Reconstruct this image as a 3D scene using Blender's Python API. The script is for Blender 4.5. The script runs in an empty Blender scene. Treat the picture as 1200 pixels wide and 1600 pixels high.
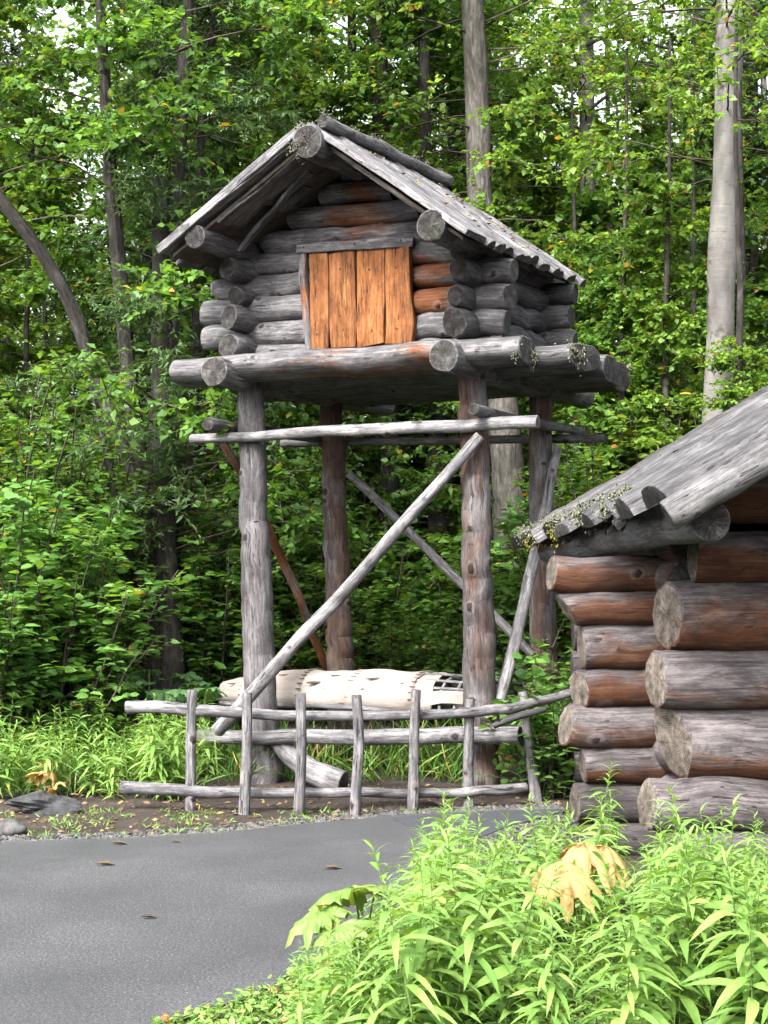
import bpy, math, random
import numpy as np
from mathutils import Vector, Matrix
R = math.radians
S = bpy.context.scene
COL = S.collection
rng = np.random.default_rng(7)
random.seed(7)

# ------------------------------------------------------------------ camera, sky, sun, exposure
F_PX, HOR, CAM_H = 2650.0, 889.0, 1.6
PITCH = math.atan((HOR - 800) / F_PX)
cam = bpy.data.cameras.new('camera')
cam.sensor_fit = 'VERTICAL'; cam.sensor_height = 36; cam.lens = F_PX / 1600 * 36
cam.clip_start = .05; cam.clip_end = 2000
co = bpy.data.objects.new('camera', cam); COL.objects.link(co)
co.location = (0, 0, CAM_H); co.rotation_euler = (math.pi / 2 + PITCH, 0, 0)
S.camera = co
SUN_EL, SUN_AZ = R(46), R(212)          # azimuth clockwise from +Y: behind the camera, to its left
w = bpy.data.worlds.new('World'); S.world = w; w.use_nodes = True
nt = w.node_tree; nt.nodes.clear()
sky = nt.nodes.new('ShaderNodeTexSky'); sky.sky_type = 'NISHITA'; sky.sun_disc = False
sky.sun_elevation = SUN_EL; sky.sun_rotation = SUN_AZ
sky.air_density = 1.0; sky.dust_density = 6.0; sky.ozone_density = 1.0
hs = nt.nodes.new('ShaderNodeHueSaturation'); hs.inputs['Saturation'].default_value = .30
bg = nt.nodes.new('ShaderNodeBackground'); bg.inputs[1].default_value = .15
wo = nt.nodes.new('ShaderNodeOutputWorld')
nt.links.new(sky.outputs[0], hs.inputs['Color']); nt.links.new(hs.outputs[0], bg.inputs[0]); nt.links.new(bg.outputs[0], wo.inputs[0])
sl = bpy.data.lights.new('sun', 'SUN'); sl.energy = 1.5; sl.angle = R(14); sl.color = (1, .96, .9)
so = bpy.data.objects.new('sun', sl); COL.objects.link(so)
sd = Vector((math.sin(SUN_AZ) * math.cos(SUN_EL), math.cos(SUN_AZ) * math.cos(SUN_EL), math.sin(SUN_EL)))
so.rotation_euler = sd.to_track_quat('Z', 'Y').to_euler(); so.location = sd * 60
S.view_settings.view_transform = 'Standard'; S.view_settings.look = 'None'
S.view_settings.exposure = 2.4; S.view_settings.gamma = 1
S.render.engine = 'CYCLES'
S.cycles.max_bounces = 6; S.cycles.diffuse_bounces = 3; S.cycles.glossy_bounces = 2
S.cycles.transmission_bounces = 4; S.cycles.transparent_max_bounces = 4
S.cycles.use_denoising = True; S.cycles.adaptive_threshold = .025; S.cycles.sample_clamp_indirect = 6
S.cycles.caustics_reflective = False; S.cycles.caustics_refractive = False

# ------------------------------------------------------------------ pixel helpers (photo is 1200 x 1600)
def ray(x, y):
    a = (x - 600) / F_PX; b = (800 - y) / F_PX
    c, s = math.cos(PITCH), math.sin(PITCH)
    return Vector((a, c - b * s, s + b * c))
CAM = Vector((0, 0, CAM_H))
def at(x, y, Y):
    d = ray(x, y); return CAM + d * (Y / d.y)
def gnd(x, y, z=0.0):
    d = ray(x, y); return CAM + d * ((z - CAM_H) / d.z)
# frame of the raised storehouse: u along its front (to the right), v into its depth
HX, HY, HT = -1.024, 12.954, .476
HC, HS = math.cos(HT), math.sin(HT)
def H(u, v, z): return Vector((HX + u * HC + v * HS, HY - u * HS + v * HC, z))
UD, VD, ZD = Vector((HC, -HS, 0)), Vector((HS, HC, 0)), Vector((0, 0, 1))
def hv(x, y, v):                       # pixel -> point on the plane v = const
    d = ray(x, y); o = CAM - H(0, v, 0); return CAM + d * (-(o.dot(VD)) / d.dot(VD))
def hu(x, y, u):
    d = ray(x, y); o = CAM - H(u, 0, 0); return CAM + d * (-(o.dot(UD)) / d.dot(UD))

# ------------------------------------------------------------------ objects
WM = {}
def tag(o, label=None, cat=None, group=None, kind=None):
    if label: o['label'] = label
    if cat: o['category'] = cat
    if group: o['group'] = group
    if kind: o['kind'] = kind
    return o
def place(o, M, parent=None):
    COL.objects.link(o); WM[o.name] = M.copy()
    if parent is not None:
        o.parent = parent; o.matrix_parent_inverse = WM[parent.name].inverted()
    o.matrix_basis = M
    return o
def empty(name, loc, label, cat, group=None):
    o = bpy.data.objects.new(name, None); o.empty_display_size = .2
    place(o, Matrix.Translation(loc)); return tag(o, label, cat, group)
def mesh_np(name, V, quads=None, tris=None, mats=(), qm=None, tm=None, smooth=True):
    m = bpy.data.meshes.new(name)
    V = np.asarray(V, np.float32).reshape(-1, 3)
    q = np.zeros((0, 4), np.int32) if quads is None or len(quads) == 0 else np.asarray(quads, np.int32)
    t = np.zeros((0, 3), np.int32) if tris is None or len(tris) == 0 else np.asarray(tris, np.int32)
    m.vertices.add(len(V)); m.vertices.foreach_set('co', V.ravel())
    nl = q.size + t.size; m.loops.add(nl)
    m.loops.foreach_set('vertex_index', np.concatenate([q.ravel(), t.ravel()]).astype(np.int32))
    npoly = len(q) + len(t); m.polygons.add(npoly)
    st = np.concatenate([np.arange(len(q)) * 4, q.size + np.arange(len(t)) * 3]).astype(np.int32)
    m.polygons.foreach_set('loop_start', st)
    mi = np.zeros(npoly, np.int32)
    if qm is not None: mi[:len(q)] = qm
    if tm is not None: mi[len(q):] = tm
    for x in mats: m.materials.append(x)
    m.polygons.foreach_set('material_index', mi)
    m.polygons.foreach_set('use_smooth', np.full(npoly, smooth))
    m.update(calc_edges=True)
    return m
def set_lc(m, lc, bw=None, kn=None):
    a = m.attributes.new('lc', 'FLOAT_VECTOR', 'POINT'); a.data.foreach_set('vector', np.asarray(lc, np.float32).ravel())
    k1 = m.attributes.new('kn', 'FLOAT', 'POINT'); k1.data.foreach_set('value', np.zeros(len(m.vertices), np.float32) if kn is None else np.asarray(kn, np.float32))
    w1 = m.attributes.new('bw', 'FLOAT', 'POINT'); w1.data.foreach_set('value', np.ones(len(m.vertices), np.float32) if bw is None else np.asarray(bw, np.float32))
def mobj(name, m, loc=(0, 0, 0), parent=None, color=None):
    o = bpy.data.objects.new(name, m)
    if color: o.color = color
    return place(o, Matrix.Translation(Vector(loc)), parent)

# ------------------------------------------------------------------ materials
MAT = {}
class NB:
    def __init__(s, name):
        s.m = bpy.data.materials.new(name); s.m.use_nodes = True; s.t = s.m.node_tree; s.t.nodes.clear()
        s.out = s.n('ShaderNodeOutputMaterial'); MAT[name] = s.m
    def n(s, typ, **k):
        x = s.t.nodes.new(typ)
        for a, b in k.items(): setattr(x, a, b)
        return x
    def l(s, a, b): s.t.links.new(a, b)
    def val(s, sock, v):
        if hasattr(v, 'links') or hasattr(v, 'is_linked'): s.l(v, sock)
        else: sock.default_value = v
    def math(s, op, a, b=0.0, c=0.0, clamp=False):
        x = s.n('ShaderNodeMath', operation=op, use_clamp=clamp)
        for i, v in enumerate((a, b, c)): s.val(x.inputs[i], v)
        return x.outputs[0]
    def mix(s, f, a, b, blend='MIX'):
        x = s.n('ShaderNodeMix', data_type='RGBA', blend_type=blend, clamp_factor=True)
        s.val(x.inputs[0], f); s.val(x.inputs[6], a); s.val(x.inputs[7], b); return x.outputs[2]
    def ramp(s, f, stops, interp='LINEAR'):
        x = s.n('ShaderNodeValToRGB'); x.color_ramp.interpolation = interp
        e = x.color_ramp.elements
        while len(e) < len(stops): e.new(.5)
        for i, (p, c) in enumerate(stops):
            e[i].position = p; e[i].color = (c if hasattr(c, '__len__') else (c, c, c)) + ((1,) if not hasattr(c, '__len__') or len(c) == 3 else ())
        s.l(f, x.inputs[0]); return x.outputs[0]
    def noise(s, vec, scale, detail=3, rough=.55, dist=0):
        x = s.n('ShaderNodeTexNoise'); x.inputs['Scale'].default_value = scale; x.inputs['Detail'].default_value = detail
        x.inputs['Roughness'].default_value = rough; x.inputs['Distortion'].default_value = dist
        s.l(vec, x.inputs['Vector']); return x.outputs['Fac']
    def mapped(s, vec, scale):
        x = s.n('ShaderNodeMapping'); x.inputs['Scale'].default_value = scale; s.l(vec, x.inputs['Vector']); return x.outputs[0]
    def attr(s, name): return s.n('ShaderNodeAttribute', attribute_name=name).outputs['Vector']
    def bump(s, h, strength=.5, dist=.01):
        x = s.n('ShaderNodeBump'); x.inputs['Strength'].default_value = strength; x.inputs['Distance'].default_value = dist
        s.l(h, x.inputs['Height']); return x.outputs[0]
    def principled(s, col, rough=.8, normal=None, spec=.3):
        x = s.n('ShaderNodeBsdfPrincipled'); s.val(x.inputs['Base Color'], col); s.val(x.inputs['Roughness'], rough)
        x.inputs['Specular IOR Level'].default_value = spec
        if normal is not None: s.l(normal, x.inputs['Normal'])
        s.l(x.outputs[0], s.out.inputs[0]); return x
C4 = lambda r, g, b: (r, g, b, 1)

def wood_material(name, dark, mid, light, bdark, bmid, blight, under=0.0):
    b = NB(name); lc = b.attr('lc')
    oi = b.n('ShaderNodeObjectInfo'); sep = b.n('ShaderNodeSeparateColor'); b.l(oi.outputs['Color'], sep.inputs[0])
    brown, bright, lich = sep.outputs[0], sep.outputs[1], sep.outputs[2]
    bw = b.n('ShaderNodeAttribute', attribute_name='bw').outputs['Fac']; sxy = b.n('ShaderNodeSeparateXYZ'); b.l(lc, sxy.inputs[0])
    streak = b.noise(b.mapped(lc, (1, 1, .08)), 52, 6, .72, .2)
    fine = b.noise(b.mapped(lc, (1, 1, .14)), 210, 3, .75)
    big = b.noise(b.mapped(lc, (1, 1, .5)), 7, 5, .7, .6)
    g = b.math('ADD', b.math('MULTIPLY', streak, .45), b.math('ADD', b.math('MULTIPLY', fine, .22), b.math('MULTIPLY', big, .42)))
    grey = b.ramp(g, [(.40, dark), (.54, mid), (.68, light)])
    brn = b.ramp(g, [(.40, bdark), (.54, bmid), (.70, blight)])
    patch = b.noise(b.mapped(lc, (1, 1, .35)), 4.2, 4, .62, .5)
    bm = b.math('SMOOTH_MIN', 1.0, b.math('MULTIPLY', b.math('SUBTRACT', b.math('ADD', patch, b.math('SUBTRACT', b.math('MULTIPLY', brown, bw), b.math('MULTIPLY', sxy.outputs[1], under))), .92), 6.0), .1, True)
    col = b.mix(bm, grey, brn)
    # long drying checks and knots
    ck = b.noise(b.mapped(lc, (1, 1, .04)), 30, 3, .55, .1)
    crack = b.math('SUBTRACT', 1.0, b.math('MULTIPLY', b.math('ABSOLUTE', b.math('SUBTRACT', ck, .5)), 80.0), 0, True)
    crackm = b.math('MULTIPLY', crack, b.math('GREATER_THAN', b.noise(lc, 4.5, 2), .50))
    vo = b.n('ShaderNodeTexVoronoi'); vo.inputs['Scale'].default_value = 5.2; b.l(b.mapped(lc, (1, 1, .6)), vo.inputs['Vector'])
    knot = b.math('SUBTRACT', 1.0, b.math('MULTIPLY', vo.outputs['Distance'], 13.0), 0, True)
    kn = b.n('ShaderNodeAttribute', attribute_name='kn').outputs['Fac']
    kring = b.math('SUBTRACT', 1.0, b.math('MULTIPLY', b.math('ABSOLUTE', b.math('SUBTRACT', kn, .38)), 5.0), 0, True)
    kc = tuple((x + y) / 2 for x, y in zip(light, blight)); kc = tuple(sum(kc) / 3 * .6 + x * .4 for x in kc)
    col = b.mix(b.math('MULTIPLY', kring, .4), col, kc + (1,))
    kdark = b.math('MULTIPLY', b.math('SUBTRACT', kn, .58), 6.0, 0, True)
    dk = b.math('MAXIMUM', b.math('MULTIPLY', crackm, .9), b.math('MAXIMUM', b.math('MULTIPLY', knot, .8), b.math('MULTIPLY', kdark, .85)))
    col = b.mix(dk, col, C4(.012, .010, .009))
    ln = b.noise(lc, 22, 5, .7); lb = b.noise(lc, 4, 2)
    lm = b.math('MULTIPLY', b.math('SUBTRACT', b.math('ADD', b.math('MULTIPLY', ln, .7), b.math('ADD', b.math('MULTIPLY', lb, .3), lich)), .92), 14, 0, True)
    lm2 = b.math('MINIMUM', lm, 1.0)
    col = b.mix(lm2, col, b.ramp(b.noise(lc, 60, 2), [(.35, (.16, .18, .10)), (.65, (.48, .50, .37))]))
    vm = b.n('ShaderNodeVectorMath', operation='SCALE'); b.l(col, vm.inputs[0]); b.l(b.math('MULTIPLY', bright, .98), vm.inputs['Scale'])
    hgt = b.math('SUBTRACT', b.math('ADD', b.math('MULTIPLY', streak, .7), b.math('ADD', b.math('MULTIPLY', fine, .35), b.math('MULTIPLY', lm2, .3))), b.math('MULTIPLY', dk, 1.1))
    b.principled(vm.outputs[0], b.ramp(fine, [(.3, .62), (.7, .9)]), b.bump(hgt, .9, .012), .25)
    return b.m
wood_material('weathered_wood', (.022, .021, .023), (.145, .140, .147), (.40, .392, .40), (.035, .013, .006), (.21, .070, .024), (.40, .17, .065), .5)
wood_material('cabin_wood', (.022, .018, .019), (.125, .108, .112), (.33, .30, .30), (.022, .008, .005), (.125, .046, .020), (.28, .135, .068), 1.5)
wood_material('post_wood', (.024, .021, .023), (.13, .12, .126), (.36, .34, .345), (.035, .018, .013), (.13, .075, .055), (.25, .17, .13))
wood_material('door_wood', (.055, .020, .008), (.30, .105, .028), (.55, .26, .095), (.05, .015, .005), (.36, .115, .024), (.62, .27, .08))

def end_material(name, cols, ckw):
    b = NB(name); lc = b.attr('lc')
    oi = b.n('ShaderNodeObjectInfo'); sep = b.n('ShaderNodeSeparateColor'); b.l(oi.outputs['Color'], sep.inputs[0])
    sx = b.n('ShaderNodeSeparateXYZ'); b.l(lc, sx.inputs[0])
    r2 = b.math('SQRT', b.math('ADD', b.math('MULTIPLY', sx.outputs[0], sx.outputs[0]), b.math('MULTIPLY', sx.outputs[1], sx.outputs[1])))
    wob = b.noise(lc, 14, 3)
    ring = b.math('SINE', b.math('ADD', b.math('MULTIPLY', r2, 520.0), b.math('MULTIPLY', wob, 12.0)))
    ang = b.math('ARCTAN2', sx.outputs[1], sx.outputs[0])
    cv = b.n('ShaderNodeCombineXYZ'); b.l(b.math('MULTIPLY', ang, 3.5), cv.inputs[0]); b.l(b.math('MULTIPLY', sx.outputs[2], 1.0), cv.inputs[1]); b.l(b.math('MULTIPLY', r2, 3.0), cv.inputs[2])
    chk = b.noise(cv.outputs[0], 2.4, 3, .6, .3)
    crack = b.math('SUBTRACT', 1.0, b.math('MULTIPLY', b.math('ABSOLUTE', b.math('SUBTRACT', chk, .5)), 30.0), 0, True)
    n = b.noise(lc, 18, 4, .65)
    g = b.math('ADD', b.math('MULTIPLY', n, .85), b.math('MULTIPLY', ring, .06))
    col = b.ramp(g, [(.28, cols[0]), (.48, cols[1]), (.72, cols[2])])
    vgr = b.noise(b.mapped(lc, (1, .12, 1)), 70, 3, .7)
    col = b.mix(.5, col, b.mix(vgr, C4(0, 0, 0), col), 'MIX')
    col = b.mix(b.math('MULTIPLY', crack, ckw), col, C4(.02, .017, .015))
    vm = b.n('ShaderNodeVectorMath', operation='SCALE'); b.l(col, vm.inputs[0]); b.l(b.math('MULTIPLY', sep.outputs[1], 1.05), vm.inputs['Scale'])
    b.principled(vm.outputs[0], .85, b.bump(b.math('SUBTRACT', g, b.math('MULTIPLY', crack, .8)), .8, .01), .2)
end_material('cut_end', ((.035, .032, .031), (.115, .108, .104), (.34, .32, .30)), .6)
end_material('cut_end_pale', ((.10, .078, .06), (.33, .28, .235), (.60, .54, .49)), .28)

def simple(name, c0, c1, scale=8, rough=.85, bstr=.4, bdist=.01, coord='Object', detail=4):
    b = NB(name); tc = b.n('ShaderNodeTexCoord').outputs[coord]
    n = b.noise(tc, scale, detail, .6)
    b.principled(b.ramp(n, [(.3, c0), (.7, c1)]), rough, b.bump(n, bstr, bdist), .25)
simple('stone', (.008, .008, .009), (.045, .046, .049), 14)
simple('pebble', (.018, .018, .017), (.10, .098, .094), 14)
simple('stem_green', (.07, .12, .03), (.14, .20, .06), 12)
simple('stem_brown', (.025, .020, .015), (.075, .062, .048), 12)
simple('lichen', (.06, .065, .035), (.19, .20, .135), 40, 1, .8, .02)
simple('moss_yellow', (.10, .10, .02), (.34, .30, .04), 30, 1, .8, .02)
simple('nail', (.02, .02, .02), (.05, .045, .04), 40, .5)

def leaf_material(name, cols, yellow=(), trans=.35, yfrac=.0, rough=.45, blot=None):
    b = NB(name); g = b.n('ShaderNodeNewGeometry'); r = g.outputs['Random Per Island']
    tc = b.n('ShaderNodeTexCoord').outputs['Object']
    big = b.noise(tc, .9, 2)
    k = b.math('ADD', b.math('MULTIPLY', r, .65), b.math('MULTIPLY', big, .4))
    n = len(cols); col = b.ramp(k, [(.12 + .8 * i / (n - 1), c) for i, c in enumerate(cols)])
    if yellow:
        r2 = b.math('FRACT', b.math('MULTIPLY', r, 91.7))
        ymask = b.math('LESS_THAN', r2, b.math('MULTIPLY', b.math('POWER', b.math('MULTIPLY', b.noise(tc, 1.7, 1), 1.9), 4.0), yfrac))
        yc = b.ramp(b.math('FRACT', b.math('MULTIPLY', r, 613.1)), [(.0, yellow[0]), (1, yellow[-1])])
        col = b.mix(ymask, col, yc)
    fine = b.noise(tc, 55, 2)
    if blot: col = b.mix(b.math('MULTIPLY', b.math('SUBTRACT', b.noise(tc, 13, 4, .7), .52), 9.0, 0, True), col, C4(*blot))
    col = b.mix(.35, col, b.mix(fine, C4(0, 0, 0), col), 'MIX')
    p = b.n('ShaderNodeBsdfPrincipled'); b.l(col, p.inputs['Base Color']); p.inputs['Roughness'].default_value = rough
    p.inputs['Specular IOR Level'].default_value = .35
    tr = b.n('ShaderNodeBsdfTranslucent'); b.l(b.mix(1.0, col, C4(1.25, 1.15, .45), 'MULTIPLY'), tr.inputs[0])
    mx = b.n('ShaderNodeMixShader'); mx.inputs[0].default_value = trans
    b.l(p.outputs[0], mx.inputs[1]); b.l(tr.outputs[0], mx.inputs[2]); b.l(mx.outputs[0], b.out.inputs[0])
YL = ((.42, .36, .05), (.46, .24, .05))
leaf_material('leaf_alder', [(0.055, 0.136, 0.026), (0.104, 0.226, 0.041), (0.182, 0.336, 0.060)], YL, .5, .012)
leaf_material('leaf_willow', [(0.051, 0.116, 0.040), (0.083, 0.168, 0.055), (0.133, 0.231, 0.088)], YL, .45, .004)
leaf_material('leaf_birch', [(0.089, 0.195, 0.029), (0.153, 0.287, 0.043), (0.254, 0.392, 0.060)], YL, .52, .02)
leaf_material('leaf_shrub', [(0.069, 0.171, 0.037), (0.118, 0.270, 0.053), (0.222, 0.400, 0.087)], YL, .45, .008)
leaf_material('leaf_yellowing', [(0.099, 0.198, 0.031), (0.176, 0.286, 0.050), (0.286, 0.352, 0.061)], YL, .5, .07)
leaf_material('leaf_fireweed', [(0.132, 0.254, 0.057), (0.197, 0.355, 0.080), (0.290, 0.431, 0.114)], ((.36, .34, .07), (.36, .20, .07)), .38, .02)
leaf_material('leaf_grass', [(0.072, 0.168, 0.030), (0.120, 0.252, 0.048), (0.240, 0.324, 0.084)], ((.42, .36, .10), (.34, .24, .09)), .35, .06)
leaf_material('leaf_wilted', [(.26, .14, .045), (.40, .26, .09), (.50, .38, .17)], ((.30, .15, .05), (.24, .11, .04)), .30, .1, .7, (.16, .075, .025))
leaf_material('leaf_limp', [(0.087, 0.184, 0.031), (0.138, 0.233, 0.051), (0.214, 0.282, 0.077)], ((.50, .33, .08), (.42, .2, .06)), .35, .1, .5, (.24, .26, .07))
leaf_material('leaf_litter', [(.04, .023, .014), (.095, .06, .034), (.22, .17, .10)], ((.24, .19, .05), (.2, .13, .05)), .1, .1, .8)
leaf_material('leaf_palmate', [(.05, .12, .045), (.08, .17, .06), (.10, .20, .07)], YL, .32, .0)

def bark_dark():
    b = NB('bark_dark'); lc = b.attr('lc')
    n = b.noise(b.mapped(lc, (1, 1, .3)), 22, 5, .65, .5); m = b.noise(lc, 4, 3)
    k = b.math('ADD', b.math('MULTIPLY', n, .7), b.math('MULTIPLY', m, .35))
    col = b.ramp(k, [(.36, (.008, .007, .006)), (.55, (.030, .027, .024)), (.75, (.085, .082, .076))])
    b.principled(col, .9, b.bump(n, 1, .02), .2)
def bark_poplar():
    b = NB('bark_grey'); lc = b.attr('lc')
    n = b.noise(b.mapped(lc, (1, 1, .25)), 24, 5, .65, .6); m = b.noise(lc, 3, 3)
    k = b.math('ADD', b.math('MULTIPLY', n, .75), b.math('MULTIPLY', m, .3))
    col = b.ramp(k, [(.36, (.02, .018, .015)), (.52, (.065, .06, .053)), (.72, (.15, .14, .13))])
    b.principled(col, .9, b.bump(n, 1, .03), .2)
def bark_birch():
    b = NB('bark_birch'); lc = b.attr('lc')
    band = b.noise(b.mapped(lc, (.5, .5, 3.0)), 9, 4, .7, .3)
    blot = b.noise(b.mapped(lc, (1, 1, .55)), 3.3, 4, .65, .6)
    base = b.ramp(b.noise(b.mapped(lc, (1, 1, .4)), 5, 4), [(.3, (.06, .056, .052)), (.5, (.105, .10, .093)), (.75, (.19, .182, .17))])
    col = b.mix(b.math('MULTIPLY', b.math('SUBTRACT', band, .58), 11, 0, True), base, C4(.07, .06, .05))
    col = b.mix(b.math('MULTIPLY', b.math('SUBTRACT', blot, .565), 14, 0, True), col, C4(.02, .017, .014))
    b.principled(col, .75, b.bump(b.math('ADD', band, blot), .7, .012), .3)
bark_dark(); bark_poplar(); bark_birch()

def bark_sheet():
    b = NB('bark_sheet'); lc = b.attr('lc')
    n = b.noise(b.mapped(lc, (6, 6, 1)), 5, 4, .6); m = b.noise(lc, 2.3, 4, .6)
    base = b.ramp(b.math('ADD', b.math('MULTIPLY', n, .4), b.math('MULTIPLY', m, .6)), [(.3, (.13, .106, .092)), (.5, (.215, .188, .17)), (.72, (.31, .285, .265))])
    vo = b.n('ShaderNodeTexVoronoi'); vo.inputs['Scale'].default_value = 4.2; b.l(b.mapped(lc, (2.6, 2.6, .75)), vo.inputs['Vector'])
    slit = b.math('SUBTRACT', 1.0, b.math('MULTIPLY', vo.outputs['Distance'], 7.5), 0, True)
    col = b.mix(b.math('MULTIPLY', slit, .9), base, C4(.12, .075, .05))
    b.principled(col, .8, b.bump(b.math('SUBTRACT', n, slit), .5, .01), .25)
bark_sheet()

def ground_mats():
    b = NB('soil'); tc = b.n('ShaderNodeTexCoord').outputs['Object']
    n = b.noise(tc, 3, 6, .65); f = b.noise(tc, 40, 4, .7)
    k = b.math('ADD', b.math('MULTIPLY', n, .5), b.math('MULTIPLY', f, .5))
    col = b.ramp(k, [(.34, (.012, .009, .008)), (.5, (.034, .026, .022)), (.68, (.085, .070, .058))])
    b.principled(col, .95, b.bump(f, .9, .02), .2)
    b = NB('asphalt'); tc = b.n('ShaderNodeTexCoord').outputs['Object']
    f = b.noise(tc, 90, 4, .8); n = b.noise(tc, 1.1, 4, .6); gr = b.noise(tc, 260, 2, .8)
    col = b.ramp(b.math('ADD', b.math('MULTIPLY', f, .55), b.math('ADD', b.math('MULTIPLY', n, .09), b.math('MULTIPLY', gr, .36))), [(.40, (.007, .007, .008)), (.50, (.030, .0305, .0335)), (.57, (.066, .067, .072)), (.62, (.22, .222, .232))])
    b.principled(col, b.ramp(n, [(.35, .62), (.65, .70)]), b.bump(f, .5, .006), .5)
    b = NB('asphalt_new'); tc = b.n('ShaderNodeTexCoord').outputs['Object']
    f = b.noise(tc, 170, 3, .7)
    b.principled(b.ramp(f, [(.35, (.018, .019, .024)), (.65, (.045, .047, .056))]), .7, b.bump(f, .4, .006), .4)
ground_mats()

# ------------------------------------------------------------------ sweeps: logs, poles, boards, trunks
def spline(pts, n):
    P = [np.array(p, float) for p in pts]; P = [2 * P[0] - P[1]] + P + [2 * P[-1] - P[-2]]
    k = len(P) - 3; out = []
    for i in range(n):
        t = i / (n - 1) * k; j = min(int(t), k - 1); t -= j
        a, b, c, d = P[j:j + 4]
        out.append(.5 * ((2 * b) + (-a + c) * t + (2 * a - 5 * b + 4 * c - d) * t * t + (-a + 3 * b - 3 * c + d) * t ** 3))
    return np.array(out)
def frames(path, up):
    T = np.gradient(path, axis=0); T /= np.linalg.norm(T, axis=1)[:, None]
    U0 = np.tile(np.array(up, float), (len(path), 1))
    Sd = np.cross(T, U0); Sd /= np.linalg.norm(Sd, axis=1)[:, None]
    return T, Sd, np.cross(Sd, T)
def sweep_mesh(name, path, sect, up, mats, seed, tilt0=None, tilt1=None, sharp=38, soft=.25, capd=.0, brw=None, knv=None):
    """path (M,3), sect (M,N,2) -> a closed mesh; 'lc' holds side, up, along."""
    M, N = sect.shape[:2]
    T, Sd, U = frames(path, up)
    V = path[:, None, :] + sect[..., 0:1] * Sd[:, None, :] + sect[..., 1:2] * U[:, None, :]
    s = np.concatenate([[0], np.cumsum(np.linalg.norm(np.diff(path, axis=0), axis=1))])
    for i, tl in ((0, tilt0), (M - 1, tilt1)):
        if tl is not None:
            off = (V[i] - path[i]) @ np.array(tl, float)
            V[i] = V[i] + T[i] * off[:, None]
    lc = np.concatenate([sect, np.broadcast_to(s[:, None, None], (M, N, 1))], 2) + np.array([0, 0, (seed * 7.31) % 97.0])
    V = V.reshape(-1, 3); L = lc.reshape(-1, 3)
    a = np.arange(N); bq = (a + 1) % N
    Q = np.concatenate([np.stack([i * N + a, i * N + bq, (i + 1) * N + bq, (i + 1) * N + a], 1) for i in range(M - 1)])
    # caps: a chamfer ring, then a fan
    tris = []
    for i, sgn in ((0, -1), (M - 1, 1)):
        ring = V[i * N:(i + 1) * N]; c = ring.mean(0); rl = L[i * N:(i + 1) * N]
        k0 = len(V)
        V = np.concatenate([V, c + (ring - c) * .93 + T[i] * sgn * .012 * soft * 2, [c + T[i] * sgn * (.012 * soft * 2 + capd)]])
        L = np.concatenate([L, rl * [.93, .93, 1], [rl.mean(0) * [0, 0, 1]]])
        q = np.stack([i * N + a, i * N + bq, k0 + bq, k0 + a], 1)
        t = np.stack([k0 + a, k0 + bq, np.full(N, k0 + N)], 1)
        if sgn < 0: q = q[:, ::-1]; t = t[:, ::-1]
        Q = np.concatenate([Q, q]); tris.append(t)
    tris = np.concatenate(tris)
    loc = path[0].copy()
    m = mesh_np(name, V - loc, Q, tris, mats, None, 1 if len(mats) > 1 else 0)
    bwv = None if brw is None else np.interp((L[:, 2] - (seed * 7.31) % 97.0) / s[-1], np.linspace(0, 1, len(brw)), brw)
    kv = None
    if knv is not None: kv = np.zeros(len(V)); kv[:M * N] = knv.ravel()
    set_lc(m, L, bwv, kv)
    m.set_sharp_from_angle(angle=R(sharp))
    return m, loc
def fnoise(seed, k=5):
    r = np.random.default_rng(int(seed) + 11); A = r.normal(size=(k, 4)); 
    return lambda ph, s: sum(math.sin(0) + np.sin((j % 3 + 1) * ph + A[j, 0] * 6 + s * (2.5 + 4 * abs(A[j, 1]))) * (.5 + abs(A[j, 2])) for j in range(k)) / k
SEED = [1]
def nseed(): SEED[0] += 1; return SEED[0]
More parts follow.
